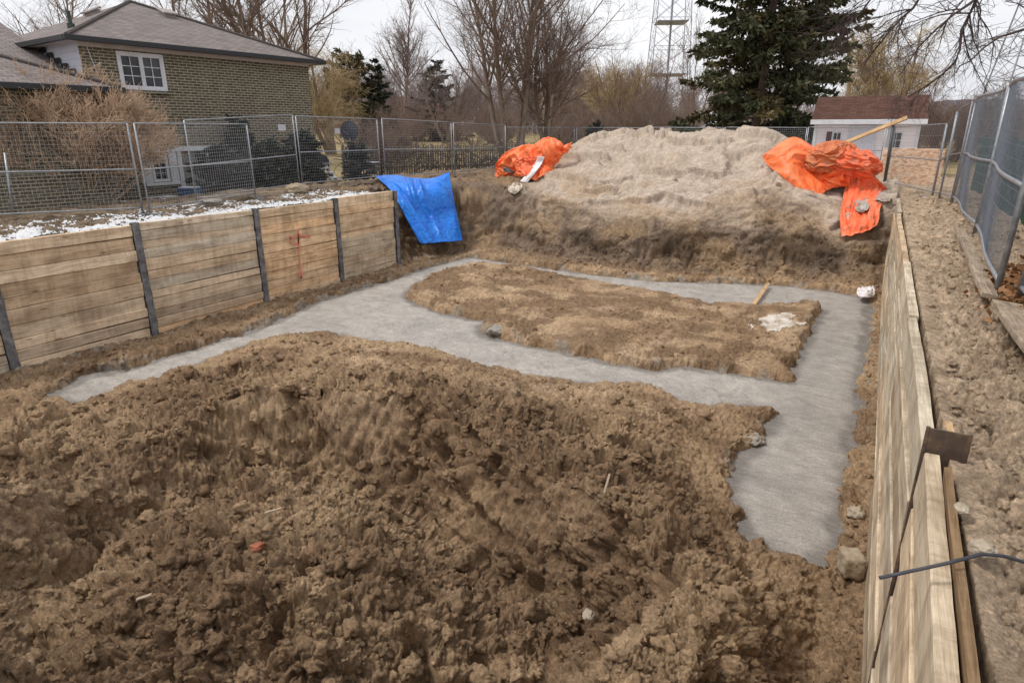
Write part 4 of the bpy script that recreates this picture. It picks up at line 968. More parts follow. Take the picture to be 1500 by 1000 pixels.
HA = math.radians(83.875) - PI / 2      # house local: x = towards the pit (front), y = along the facade
h = thing('brick_house', 'two storey brown brick house with grey hip roof behind the big bare shrub', 'house', (-21.2, 11.62, 0), HA)
W, D, EZ, GZ = 8.2, 9.5, 6.42, 1.6
m = MB(); wy = (1.03, 2.47); wz = (5.2, 6.30)
def wall_with_holes(m, y0, y1, z0, z1, holes, th=.2):
    """front wall in the plane x=0, openings left open"""
    ys = sorted({y0, y1, *[a for hh in holes for a in hh[:2]]}); zs = sorted({z0, z1, *[a for hh in holes for a in hh[2:]]})
    for i in range(len(ys) - 1):
        for j in range(len(zs) - 1):
            cy, cz = (ys[i] + ys[i + 1]) / 2, (zs[j] + zs[j + 1]) / 2
            if any(hh[0] < cy < hh[1] and hh[2] < cz < hh[3] for hh in holes): continue
            m.quad((0, ys[i], zs[j]), (0, ys[i + 1], zs[j]), (0, ys[i + 1], zs[j + 1]), (0, ys[i], zs[j + 1]))
    for hh in holes:
        a, b, c_, d = hh
        m.quad((0, a, c_), (0, a, d), (-th, a, d), (-th, a, c_)); m.quad((0, b, c_), (-th, b, c_), (-th, b, d), (0, b, d))
        m.quad((0, a, d), (0, b, d), (-th, b, d), (-th, a, d)); m.quad((0, a, c_), (-th, a, c_), (-th, b, c_), (0, b, c_))
holes = [(wy[0], wy[1], wz[0], wz[1]), (1.52, 2.08, 2.34, 3.26), (2.5, 3.5, 1.75, 3.30)]
wall_with_holes(m, 0, W, GZ, EZ + .05, holes)
m.quad((0, W, GZ), (-D, W, GZ), (-D, W, EZ + .05), (0, W, EZ + .05)); m.quad((-D, 0, GZ), (-D, 0, EZ + .05), (-D, W, EZ + .05), (-D, W, GZ))
m.quad((0, 0, GZ), (0, 0, 5.0), (-D, 0, 5.0), (-D, 0, GZ))
m.build('wall', MAT_BRICK, h)
m = MB(); m.quad((.0, 0, 5.0), (0, 0, EZ + .05), (-D, 0, EZ + .05), (-D, 0, 5.0)); m.build('gable_siding', MAT_SIDING, h)
ov = .42; e = [(ov, -ov, EZ + .13), (ov, W + ov, EZ + .13), (-D - ov, W + ov, EZ + .13), (-D - ov, -ov, EZ + .13)]
ax_, ay_, rz_ = -4.85, W / 2, 8.55
A1, A2 = (ax_, ay_, rz_), (-D + 4.85 - ax_ * 0 - .6, ay_, rz_)
A2 = (-D + 4.4, ay_, rz_) if -D + 4.4 < ax_ else (ax_ - .6, ay_, rz_)
roof_face([e[0], e[1], A1], (0, 1, 0), 'roof', MAT_SHINGLE, h)
roof_face([e[3], e[0], A1, A2], (1, 0, 0), 'roof', MAT_SHINGLE, h)
roof_face([e[1], e[2], A2, A1], (1, 0, 0), 'roof', MAT_SHINGLE, h)
roof_face([e[2], e[3], A2], (0, 1, 0), 'roof', MAT_SHINGLE, h)
m = MB()
for (a, b) in ((A1, e[0]), (A1, e[1])): m.tube([Vector(a) + Vector((0, 0, .01)), Vector(b) + Vector((0, 0, .015))], .07, 6)
m.tube([A1, A2], .07, 6); m.build('ridge_cap', MAT_SHINGLE, h)
m = MB(); m.box((ov + .03, W / 2, EZ + .09), (.12, W + 2 * ov + .18, .15), bev=.01); m.box((-D / 2 - .045, -ov - .03, EZ + .09), (D + 2 * ov - .03, .12, .15), bev=.01)
m.box((-D / 2 - .045, W + ov + .03, EZ + .09), (D + 2 * ov - .03, .12, .15), bev=.01)
m.build('gutter', MAT_GUTTER, h)
m = MB(); m.quad((ov, -ov, EZ + .03), (-.0, -ov, EZ + .03), (0, W + ov, EZ + .03), (ov, W + ov, EZ + .03)); m.quad((0, -ov, EZ + .03), (-D, -ov, EZ + .03), (-D, 0, EZ + .03), (0, 0, EZ + .03)); m.quad((0, W, EZ + .03), (-D, W, EZ + .03), (-D, W + ov, EZ + .03), (0, W + ov, EZ + .03))
m.box((.02, W / 2, EZ - .02), (.03, W, .10)); m.build('soffit', MAT_SOFFIT, h)
def window(parent, y0, y1, z0, z1, leafs, cols, rows, fw=.06, mw=.022, x=-.03, curtain=False):
    f = MB(); fr = fw
    f.box((x, (y0 + y1) / 2, z1 - fr / 2), (.1, y1 - y0, fr)); f.box((x, (y0 + y1) / 2, z0 + fr / 2), (.1, y1 - y0, fr))
    f.box((x, y0 + fr / 2, (z0 + z1) / 2), (.1, fr, z1 - z0 - 2 * fr)); f.box((x, y1 - fr / 2, (z0 + z1) / 2), (.1, fr, z1 - z0 - 2 * fr))
    o = f.build('window', MAT_WHITE, parent)
    iw = (y1 - y0 - 2 * fr) / leafs
    for k in range(leafs):
        a = y0 + fr + k * iw; b = a + iw; g = MB(); s_ = .055
        g.box((x + .012, (a + b) / 2, z1 - fr - s_ / 2), (.06, iw - .006, s_)); g.box((x + .012, (a + b) / 2, z0 + fr + s_ / 2), (.06, iw - .006, s_))
        g.box((x + .012, a + s_ / 2 + .003, (z0 + z1) / 2), (.06, s_, z1 - z0 - 2 * fr - 2 * s_)); g.box((x + .012, b - s_ / 2 - .003, (z0 + z1) / 2), (.06, s_, z1 - z0 - 2 * fr - 2 * s_))
        ia, ib, ja, jb = a + s_, b - s_, z0 + fr + s_, z1 - fr - s_
        for c_ in range(1, cols): g.box((x + .012, ia + (ib - ia) * c_ / cols, (ja + jb) / 2), (.02, mw, jb - ja))
        for r_ in range(1, rows): g.box((x + .014, (ia + ib) / 2, ja + (jb - ja) * r_ / rows), (.02, ib - ia, mw))
        g.build('sash', MAT_WHITE, o)
        p = MB(); p.quad((x - .01, ia - .01, ja - .01), (x - .01, ib + .01, ja - .01), (x - .01, ib + .01, jb + .01), (x - .01, ia - .01, jb + .01)); p.build('pane', MAT_GLASS, o)
        if curtain:
            p = MB()
            for q in range(8):
                u0, u1 = ia + (ib - ia) * (.5 + q / 16), ia + (ib - ia) * (.5 + (q + 1) / 16)
                p.quad((x - .006 + .002 * (q % 2), u0, ja), (x - .006 + .002 * ((q + 1) % 2), u1, ja), (x - .006 + .002 * ((q + 1) % 2), u1, jb), (x - .006 + .002 * (q % 2), u0, jb))
    return o
w1 = window(h, wy[0], wy[1], wz[0], wz[1], 2, 2, 3, .07)
m = MB(); m.box((.03, (wy[0] + wy[1]) / 2, wz[0] - .06), (.14, wy[1] - wy[0] + .26, .10), bev=.01); m.build('window_sill', MAT_BRICK, h)
w2 = window(h, 1.52, 2.08, 2.34, 3.26, 1, 2, 4, .03, .018)
for y in (1.36, 2.24):
    m = MB(); m.box((.03, y, 2.80), (.04, .26, .96), bev=.006)
    for k in range(11): m.box((.052, y, 2.42 + k * .078), (.012, .18, .045))
    m.build('shutter', MAT_WHITE, h)
m = MB(); m.box((.035, 1.8, 3.33), (.07, 1.14, .10), bev=.006); m.build('window_head', MAT_WHITE, h)
m = MB(); m.box((.05, 1.8, 2.27), (.1, 1.14, .09), bev=.006); m.build('window_sill', MAT_WHITE, h)
m = MB(); m.box((.03, 2.47, 2.5), (.08, .14, 1.6)); m.box((.03, 3.53, 2.5), (.08, .14, 1.6)); m.box((.035, 3.0, 3.38), (.1, 1.3, .15)); m.build('door_frame', MAT_WHITE, h)
m = MB(); m.box((-.06, 3.0, 2.52), (.05, .9, 1.54), bev=.01); m.box((-.03, 3.0, 2.95), (.02, .62, .5)); dr = m.build('door', MAT_CURTAIN, h)
m = MB(); m.tube([(.0, 3.34, 2.45), (.04, 3.34, 2.45), (.04, 3.26, 2.45)], .015, 6); m.build('handle', MAT_GALV, dr)
# roof furniture
sl = (rz_ - EZ - .13) / (ov - ax_)
def on_front(x): return EZ + .13 + (ov - x) * sl
def on_left(y): return EZ + .13 + (y + ov) * (rz_ - EZ - .13) / (ay_ + ov)
m = MB(); m.tube([(-2.0, .75, on_left(.75) - .05), (-2.0, .75, on_left(.75) + .12)], .11, 10); m.tube([(-2.0, .75, on_left(.75) + .1), (-2.0, .75, on_left(.75) + .48)], .06, 10)
MAT_VENT = mat_simple('dark_vent', srgb(52, 62, 60), srgb(78, 88, 84), 5, .5, .05, .003)
m.build('vent_pipe', MAT_VENT, h)
MAT_VENTW = mat_simple('roof_vent_top', srgb(150, 142, 138), srgb(176, 168, 164), 5, .6, .05, .003)
def rvent(c, ry, rx):
    m = MB(); T = Matrix.Rotation(ry, 4, 'Y') @ Matrix.Rotation(rx, 4, 'X')
    m.box(c, (.42, .42, .10), 0, tilt=T); m.box(Vector(c) + (T @ Vector((0, 0, .10))), (.56, .56, .07), 0, bev=.02, tilt=T)
    m.build('roof_vent', MAT_VENTW, h)
rvent((-3.5, 4.75, on_front(-3.5) + .05), math.atan(sl), 0)
rvent((-4.9, 2.75, on_left(2.75) + .05), 0, -math.atan((rz_ - EZ) / (ay_ + ov)) * -1)
# lower wing: its roof runs up to the sided wall, a hipped front part comes forward
roof_face([(.62, -9, 5.09), (.62, -.02, 5.09), (-5.3, -.02, 7.40), (-5.3, -9, 7.40)], (0, 1, 0), 'roof', MAT_SHINGLE, h)
m = MB()
for k in range(6):
    x0 = -.6 - k * .45; m.box((x0, -.05, 5.09 + (.62 - x0) * .39 + .10), (.42, .02, .16))
m.build('flashing', MAT_GUTTER, h)
E1 = (3.1, -.42, 5.06); E2 = (3.1, -12, 5.06)
rt = (-1.2, -4.7, 6.66)
roof_face([E2, E1, rt, (-1.2, -12, 6.66)], (0, 1, 0), 'roof', MAT_SHINGLE, h)
roof_face([E1, (-.3, -.42, 5.06), (-1.2, -1.3, 5.4), rt], (1, 0, 0), 'roof', MAT_SHINGLE, h)
m = MB(); m.tube([Vector(E1) + Vector((0, 0, .015)), Vector(rt) + Vector((0, 0, .015))], .06, 6); m.build('ridge_cap', MAT_SHINGLE, h)
m = MB(); m.box((3.14, -6.2, 5.0), (.12, 11.7, .15), bev=.01); m.box((1.45, -.36, 5.0), (3.2, .12, .15), bev=.01); m.build('gutter', MAT_GUTTER, h)
m = MB(); m.box((1.3, -6.3, 3.3), (2.9, 11.0, 3.36)); m.build('wall', MAT_BRICK, h)
m = MB(); m.box((1.4, -6.3, 4.99), (3.3, 11.5, .03)); m.build('soffit', MAT_SOFFIT, h)
# thin cable down the brickwork
m = MB(); m.tube([(.02, .22, EZ), (.03, .30, 6.0), (.03, .42, 5.5), (.03, .5, 5.0)], .012, 5); m.build('cable', MAT_WHITE, h)

# ================================================================== GARDEN SHED
s_ = thing('garden_shed', 'white sided garden shed with brown shingle roof behind the orange tarps', 'shed', (-2.72, 30.0 + 1.4, 0), 0)
SW, SD, SE, SG = 3.84, 2.6, 4.42, 2.2
m = MB()
m.quad((0, 0, SG), (SW, 0, SG), (SW, 0, SE), (0, 0, SE)); m.quad((SW, 0, SG), (SW, SD, SG), (SW, SD, SE), (SW, 0, SE)); m.quad((0, SD, SG), (0, 0, SG), (0, 0, SE), (0, SD, SE)); m.quad((SW, SD, SG), (0, SD, SG), (0, SD, SE), (SW, SD, SE))
for x in (0, SW): m.add([(x, 0, SE), (x, SD, SE), (x, SD / 2, 5.28)], [(0, 1, 2)])
m.build('wall', MAT_SIDING_P, s_)
roof_face([(-.16, -.3, SE - .02), (SW + .2, -.3, SE - .02), (SW + .2, SD / 2, 5.36), (-.16, SD / 2, 5.36)], (1, 0, 0), 'roof', MAT_SHINGLE_R, s_)
roof_face([(-.16, SD + .3, SE - .02), (SW + .2, SD + .3, SE - .02), (SW + .2, SD / 2, 5.36), (-.16, SD / 2, 5.36)], (1, 0, 0), 'roof', MAT_SHINGLE_R, s_)
m = MB(); m.box((SW / 2 + .02, -.33, SE - .12), (SW + .40, .05, .19), bev=.006); m.box((SW / 2, -.15, SE - .2), (SW + .3, .3, .03)); m.build('fascia', MAT_WHITE, s_)
for x in (.03, SW - .03):
    m = MB(); m.box((x, -.015, (SG + SE) / 2), (.12, .05, SE - SG)); m.build('corner_trim', MAT_WHITE, s_)
m = MB(); m.box((1.83, -.03, 3.24), (.94, .05, 1.96), bev=.008)
for x in (1.36, 2.30): m.box((x, -.04, 3.25), (.07, .07, 2.05))
m.build('door', mat_simple('shed_door', srgb(206, 206, 218), srgb(218, 218, 228), 3, .6, .05, .003), s_)
MAT_MAROON = mat_simple('maroon_shutter', srgb(74, 46, 52), srgb(98, 62, 66), 5, .6, .1, .004)
def swin(x0, x1, z0, z1, sh):
    m = MB(); fr = .05
    m.box(((x0 + x1) / 2, -.03, z1 - fr / 2), (x1 - x0, .06, fr)); m.box(((x0 + x1) / 2, -.03, z0 + fr / 2), (x1 - x0, .06, fr))
    for x in (x0 + fr / 2, x1 - fr / 2): m.box((x, -.03, (z0 + z1) / 2), (fr, .06, z1 - z0 - 2 * fr))
    m.box(((x0 + x1) / 2, -.025, (z0 + z1) / 2), (x1 - x0 - 2 * fr, .04, .02)); m.box(((x0 + x1) / 2, -.026, (z0 + z1) / 2), (.02, .04, z1 - z0 - 2 * fr))
    o = m.build('window', MAT_WHITE, s_)
    m = MB(); m.quad((x0 + fr, -.012, z0 + fr), (x1 - fr, -.012, z0 + fr), (x1 - fr, -.012, z1 - fr), (x0 + fr, -.012, z1 - fr)); m.build('pane', MAT_GLASS, o)
    for x in sh:
        m = MB(); m.box((x, -.02, (z0 + z1) / 2), (.2, .035, z1 - z0), bev=.005); m.build('shutter', MAT_MAROON, s_)
swin(.72, 1.08, 3.25, 3.92, (.59,)); swin(2.86, 3.30, 3.25, 3.92, ())

# chipboard hoarding beside it
t = NT('chipboard'); co = t.coord('Object', (1, 1, 1)); v = t.n('TexVoronoi', feature='F1'); t.l(t.coord('Object', (7, 7, 16), (0, .5, 0)), v.inputs['Vector']); v.inputs['Scale'].default_value = 1.6
sc_ = t.n('SeparateColor'); t.l(v.outputs['Color'], sc_.inputs[0]); f = t.noise(co, 2, 5, .6)
c = t.ramp(sc_.outputs[0], [(0., srgb(196, 150, 118)), (.5, srgb(232, 196, 164)), (1., srgb(246, 224, 200))]); c = t.mix(.5, c, t.ramp(f, [(.3, (.8, .78, .76, 1)), (.7, (1.1, 1.1, 1.1, 1))]), 'MULTIPLY')
MAT_OSB = t.set(c, .8, t.bump(sc_.outputs[1], .3, .004), 0, .25)
m = MB(); m.box((.92, 27.0, 2.58), (1.86, .03, 1.60), bev=.004)
tag(m.build('chipboard_sheet', MAT_OSB), 'pale chipboard sheet standing between the shed and the tall mesh fence', 'board')

# ================================================================== SMALL YARD THINGS
MAT_BLACK = mat_simple('black_enamel', srgb(26, 28, 34), srgb(48, 50, 58), 6, .35, .05, .003, 0, .5)
b = thing('barbecue', 'black barbecue with a domed lid on a wheeled cart behind the mesh fence', 'barbecue', (-19.4, 19.0, 1.98), -.4)
m = MB()
for x in (-.42, .42):
    for y in (-.2, .2): m.tube([(x, y, 0), (x, y, .75)], .025, 6)
m.box((0, 0, .2), (.84, .42, .03)); m.box((0, 0, .74), (.9, .46, .1)); m.build('cart', MAT_BLACK, b)
m = MB(); m.prism([(-.25, 0), (-.25, .12), (-.16, .26), (0, .31), (.16, .26), (.25, .12), (.25, 0)], .74, 'X', at=(-.37, 0, .79)); m.build('lid', MAT_BLACK, b)
m = MB(); m.tube([(-.25, -.27, .9), (.25, -.27, .9)], .016, 6); m.build('handle', MAT_GALV, b)
m = MB(); m.box((.62, 0, .77), (.34, .4, .03)); m.build('side_shelf', MAT_GALV, b)
b = thing('patio_table', 'long dark patio table with snow on it beside the barbecue', 'table', (-18.6, 20.6, 1.98), .3)
m = MB(); m.box((0, 0, .72), (1.5, .8, .04)); m.build('tabletop', MAT_BLACK, b)
for x in (-.65, .65):
    for y in (-.33, .33):
        m = MB(); m.tube([(x, y, 0), (x, y, .7)], .022, 6); m.build('leg', MAT_BLACK, b)
m = MB(); m.box((.1, 0, .755), (1.1, .6, .025), bev=.01); m.build('snow_layer', MAT_SNOW, b)
m = MB()
for k in range(5):
    m.box((0, .32 * k, .09 + .16 * k), (1.1, .34, .05)); 
for x in (-.5, .5): m.box((x, .64, .35), (.05, 1.6, .10), tilt=Matrix.Rotation(math.atan(.5), 4, 'X'))
o = m.build('garden_steps', mat_simple('pale_steps', srgb(176, 176, 176), srgb(206, 206, 208), 5, .8, .1, .01)); o.location = (-17.3, 17.4, 1.9); o.rotation_euler = (0, 0, 1.2)
tag(o, 'short flight of pale steps below the barbecue', 'steps')
MAT_BLUEBIN = mat_simple('blue_bin', srgb(54, 86, 128), srgb(74, 108, 150), 5, .5, .05, .004)
b = thing('recycling_bin', 'blue plastic bin with snow on its lid by the basement door', 'bin', (-18.6, 12.7, 1.62), .4)
m = MB(); m.prism([(-.2, 0), (.2, 0), (.26, .62), (-.26, .62)], .4, 'Y', at=(0, -.2, 0)); m.build('body', MAT_BLUEBIN, b)
m = MB(); m.box((0, 0, .65), (.58, .48, .05), bev=.015); m.build('lid', MAT_BLUEBIN, b)
m = MB(); m.box((0, 0, .69), (.5, .4, .03), bev=.012); m.build('snow_layer', MAT_SNOW, b)
b = thing('garden_bench', 'low blue bench with snow on its seat under the shuttered window', 'bench', (-18.9, 11.9, 1.6), .12)
m = MB(); m.box((0, 0, .42), (.42, 1.1, .05)); m.build('seat', MAT_BLUEBIN, b)
for y in (-.48, .48):
    m = MB(); m.box((0, y, .2), (.38, .05, .4)); m.build('leg', MAT_BLUEBIN, b)
m = MB(); m.box((0, 0, .46), (.38, 1.0, .03), bev=.01); m.build('snow_layer', MAT_SNOW, b)
b = thing('satellite_dish', 'dark dish on a post at the far corner of the brick house', 'satellite dish', (-19.2, 20.6, 1.9), .3)
m = MB(); m.tube([(0, 0, 0), (0, 0, 2.0)], .03, 8); m.build('post', MAT_GALV, b)
v = [(0, 0, 0)]; f = []
for r_ in range(1, 5):
    for k in range(16): a = k * PI / 8; v.append((.1 * r_ * math.cos(a), .03 * r_ * r_ * .25, .1 * r_ * math.sin(a)))
for k in range(16): f.append((0, 1 + k, 1 + (k + 1) % 16))
for r_ in range(3):
    for k in range(16): f.append((1 + r_ * 16 + k, 17 + r_ * 16 + k, 17 + r_ * 16 + (k + 1) % 16, 1 + r_ * 16 + (k + 1) % 16))
o = link_mesh('dish', v, f, mat_simple('dark_dish', srgb(62, 64, 74), srgb(86, 88, 98), 4, .5, .03, .003), b, True); o.location = (0, -.08, 2.05)
m = MB(); m.tube([(0, -.05, 1.9), (0, -.5, 2.05)], .015, 6); m.build('arm', MAT_GALV, b)

# garden fence with dead vines behind the blue tarp, and lean fence of green slats on the right
def picket(name, label, a, b_, z, hgt, nposts, mat, pmat, slat=.09, gap=.02, group=None, rails=2):
    A, B = Vector((a[0], a[1], z)), Vector((b_[0], b_[1], z)); L = (B - A).length; d = (B - A) / L
    root = thing(name, label, 'fence', tuple(A), math.atan2(d.y, d.x), group)
    m = MB(); n = int(L / (slat + gap))
    for i in range(n): m.box((i * (slat + gap) + slat / 2, .03, hgt / 2 + rng.uniform(-.02, .02)), (slat, .02, hgt))
    m.build('slat_panel', mat, root)
    for k in range(rails):
        m = MB(); m.box((L / 2, -.02, hgt * (.25 + .55 * k)), (L, .05, .08)); m.build('rail', pmat, root)
    for k in range(nposts):
        m = MB(); m.box((L * k / (nposts - 1), -.08, hgt / 2 + .04), (.1, .1, hgt + .08)); m.build('post', pmat, root)
    return root
MAT_GREEN = mat_simple('green_slats', srgb(36, 66, 58), srgb(58, 92, 80), 5, .6, .1, .004)
MAT_GREENP = mat_simple('green_post', srgb(50, 74, 66), srgb(76, 100, 90), 5, .5, .1, .004)
picket('slat_fence', 'green slatted fence standing just behind the tall mesh panels', (2.75, 3), (2.6, 25), 2.2, 1.55, 10, MAT_GREEN, MAT_GREENP, .07, .045)
# dead leaves blown against it
def leaves():
    V, F = [], []; n = 0
    for k in range(1500):
        x, y = rng.normal(1.75, .22), rng.uniform(7.2, 9.8); z_ = 2.3 + max(0, .30 - abs(x - 1.85) * .5) * rng.random()
        c_ = np.array([x, y, z_]); a_ = rng.normal(0, 1, 3); a_ /= np.linalg.norm(a_); b2 = np.cross(a_, rng.normal(0, 1, 3)); b2 /= np.linalg.norm(b2); s = rng.uniform(.03, .06)
        V += [c_ - a_ * s, c_ + b2 * s * .6, c_ + a_ * s, c_ - b2 * s * .6]; F.append((n, n + 1, n + 2, n + 3)); n += 4
    o = link_mesh('dead_leaves', V, F, mat_simple('dead_leaf', srgb(120, 84, 54), srgb(170, 126, 86), 9, .8, 0)); tag(o, 'drift of dry brown leaves under the tall mesh fence', 'leaves', kind='stuff')
leaves()
MAT_OLDW = mat_simple('old_grey_wood', srgb(116, 104, 94), srgb(150, 138, 124), 3, .9, .4, .01, cscale=(3, 3, .4))
picket('garden_fence', 'low weathered picket fence tangled in dead vines behind the blue tarp', (-20.5, 21.5), (-16.2, 28.5), 2.05, 1.25, 5, MAT_OLDW, MAT_OLDW, .07, .05)
picket('garden_fence', 'low weathered picket fence running behind the left orange heap', (-16.1, 28.7), (-9.5, 33.0), 2.15, 1.2, 5, MAT_OLDW, MAT_OLDW, .07, .05)
# far fences across the field
MAT_CEDAR = mat_simple('cedar_boards', srgb(168, 116, 70), srgb(196, 142, 92), .8, .85, .1, .01, cscale=(6, 6, .3))
MAT_CEDARD = mat_simple('brown_boards', srgb(120, 92, 74), srgb(146, 116, 96), .8, .85, .1, .01, cscale=(6, 6, .3))
MAT_GREYB = mat_simple('grey_boards', srgb(128, 126, 128), srgb(152, 150, 152), .8, .85, .1, .01, cscale=(6, 6, .3))
def far_board_fence(a, b_, z, hgt, mat, label):
    A, B = Vector((a[0], a[1], z)), Vector((b_[0], b_[1], z)); L = (B - A).length; d = (B - A) / L
    root = thing('board_fence', label, 'fence', tuple(A), math.atan2(d.y, d.x), 'board fences across the field')
    m = MB()
    for i in range(int(L / .5)): m.box((i * .5 + .24, rng.uniform(-.02, .02), hgt / 2 + rng.uniform(-.03, .03)), (.47, .04, hgt))
    m.build('board_panel', mat, root)
    for k in range(int(L / 6) + 1):
        m = MB(); m.box((min(L, k * 6.), .1, hgt / 2 + .05), (.14, .14, hgt + .1)); m.build('post', mat, root)
far_board_fence((-104, 86), (-80, 100.2), 3.35, 1.9, MAT_CEDARD, 'dull brown board fence on the far side of the field, behind the yellow willow')
far_board_fence((-79.8, 100.3), (-70.0, 105.8), 3.4, 1.9, MAT_CEDAR, 'bright orange-brown board fence on the far side of the field')
far_board_fence((-69.8, 105.9), (-40, 122), 3.4, 1.75, MAT_GREYB, 'long grey board fence on the far side of the field')
m = MB(); m.add([(-104, 83.5, 3.30), (-38, 119.5, 3.42), (-38.6, 121.0, 3.46), (-104.6, 85.0, 3.34)], [(0, 1, 2, 3)])
tag(m.build('path', mat_simple('pale_path', srgb(176, 172, 166), srgb(196, 192, 186), .5, .9, .05, .01)), 'pale path along the far board fences', 'path', kind='structure')

# ================================================================== FAR HOUSES
def far_house(name, label, c, rz, w_, d_, hgt, mat, rmat, wins, rise=1.8, z0=3.2):
    root = thing(name, label, 'house', (c[0], c[1], z0), rz)
    m = MB(); m.box((0, 0, hgt / 2), (w_, d_, hgt)); 
    for x in (-w_ / 2, w_ / 2): m.add([(x, -d_ / 2, hgt), (x, d_ / 2, hgt), (x, 0, hgt + rise)], [(0, 1, 2)])
    m.build('wall', mat, root)
    roof_face([(-w_ / 2 - .3, -d_ / 2 - .4, hgt - .1), (w_ / 2 + .3, -d_ / 2 - .4, hgt - .1), (w_ / 2 + .3, 0, hgt + rise + .1), (-w_ / 2 - .3, 0, hgt + rise + .1)], (1, 0, 0), 'roof', rmat, root)
    roof_face([(-w_ / 2 - .3, d_ / 2 + .4, hgt - .1), (w_ / 2 + .3, d_ / 2 + .4, hgt - .1), (w_ / 2 + .3, 0, hgt + rise + .1), (-w_ / 2 - .3, 0, hgt + rise + .1)], (1, 0, 0), 'roof', rmat, root)
    for (x, z_, ww, hh) in wins:
        m = MB(); m.box((x, -d_ / 2 - .02, z_), (ww, .08, hh)); f_ = m.build('window', MAT_WHITE, root)
        m = MB(); m.box((x, -d_ / 2 - .05, z_), (ww - .2, .06, hh - .2)); m.build('pane', MAT_GLASS, f_)
MAT_CREAM = mat_simple('cream_wall', srgb(214, 208, 204), srgb(228, 224, 220), 1, .7, .03, .01)
MAT_TANBR = mat_simple('tan_brick', srgb(150, 112, 84), srgb(172, 134, 104), 3, .9, .1, .01)
MAT_REDBR = mat_simple('red_brick', srgb(140, 88, 74), srgb(160, 106, 90), 3, .9, .1, .01)
MAT_ROOFD = mat_simple('far_roof', srgb(112, 104, 100), srgb(136, 128, 122), 3, .9, .1, .01)
MAT_ROOFT = mat_simple('far_tan_roof', srgb(170, 148, 124), srgb(186, 166, 140), 3, .9, .1, .01)
far_house('white_house', 'white walled house seen between the bare tree trunks beyond the field', (-38.155, 85.024, 4.180), .45, 8, 7, 3.6, MAT_CREAM, MAT_ROOFT, [(-1.8, 2.3, 1.2, 1.1), (1.6, 2.3, 1.5, 1.2)])
far_house('brick_bungalow', 'low tan brick house beside the white house beyond the field', (-35.815, 88.756, 4.184), .45, 7, 7, 2.7, MAT_TANBR, MAT_ROOFT, [(0, 1.5, 1.6, 1.1)], 1.4)
far_house('red_house', 'red brick house half hidden by dark evergreens beyond the field', (-87.650, 114.098, 4.275), .5, 12, 9, 4.6, MAT_REDBR, MAT_REDBR, [(-3, 3, 1.4, 1.4), (2, 3, 1.4, 1.4)], 2.6)
far_house('white_house', 'small pale house just left of the two thick tree trunks', (-57.391, 112.840, 4.000), .5, 9, 8, 3.4, MAT_CREAM, MAT_ROOFD, [(-2, 2, 1.4, 1.2)], 1.8)

# ================================================================== PYLONS, POLE
MAT_PYLON = mat_simple('pylon_steel', srgb(148, 150, 158), srgb(170, 172, 180), 3, .6, .03, .01, .3)  # steel colour lightened, so the haze of distance is painted in
def pylon(label, c, rz, base_w, top_w, H, levels, arms, t_=.10, core=False):
    root = thing('transmission_tower', label, 'pylon', c, rz)
    m = MB()
    def cor(k, u):
        w_ = lerp(base_w, top_w, u) / 2; sx, sy = ((-1, -1), (1, -1), (1, 1), (-1, 1))[k % 4]; return Vector((sx * w_, sy * w_, H * u))
    for k in range(4): m.tube([cor(k, 0), cor(k, 1)], t_ * 1.25, 4)
    m.build('legs', MAT_PYLON, root); m = MB()
    us = np.linspace(0, 1, levels + 1)
    for i in range(levels):
        for k in range(4):
            m.tube([cor(k, us[i]), cor(k + 1, us[i + 1])], t_ * .6, 3); m.tube([cor(k + 1, us[i]), cor(k, us[i + 1])], t_ * .6, 3)
            m.tube([cor(k, us[i + 1]), cor(k + 1, us[i + 1])], t_ * .7, 3)
            mid = (cor(k, us[i]) + cor(k + 1, us[i])) / 2
            m.tube([mid, cor(k, (us[i] + us[i + 1]) / 2)], t_ * .45, 3); m.tube([mid, cor(k + 1, (us[i] + us[i + 1]) / 2)], t_ * .45, 3)
    m.build('lattice', MAT_PYLON, root)
    if core:
        m = MB(); m.tube([(0, 0, 0), (0, 0, H)], .24, 8); m.build('core_tube', MAT_PYLON, root)
        for u in core:
            m = MB(); w_ = lerp(base_w, top_w, u)
            m.box((0, 0, H * u), (w_ * .9, w_ * .9, .12)); m.build('platform', MAT_PYLON, root)
    for (u, L) in arms:
        m = MB(); z_ = H * u
        for s in (-1, 1):
            tip = Vector((s * L, 0, z_))
            for k in (0, 1, 2, 3):
                q = cor(k, u)
                if q.x * s > 0: m.tube([q, tip], t_ * .8, 4); m.tube([cor(k, min(1, u + .05)), tip], t_ * .6, 3)
        m.build('cross_arm', MAT_PYLON, root)
pylon('tall lattice tower with platforms standing left of the big spruce', (-46.188, 155.503, 4.306), .45, 9.6, 2.6, 75, 13, [], .085, (.155, .30, .47))
pylon('lattice pylon with cross arms seen through bare branches at the far right', (18.870, 137.578, 4.214), .25, 10.5, 2.0, 34, 9, [(.40, 7), (.56, 6), (.8, 5)], .11)
MAT_POLE = mat_simple('pole_wood', srgb(126, 106, 86), srgb(156, 136, 112), 3, .9, .2, .01, cscale=(4, 4, .3))
mb = MB(); mb.tube([Vector((-3.509, 73.017, 4.126)) - Vector((0, 0, 1)), Vector((-4.351, 75.880, 12.854))], [.20, .13], 10)
tag(mb.build('utility_pole', MAT_POLE, None, True), 'slim wooden utility pole rising right of the spruce', 'utility pole')
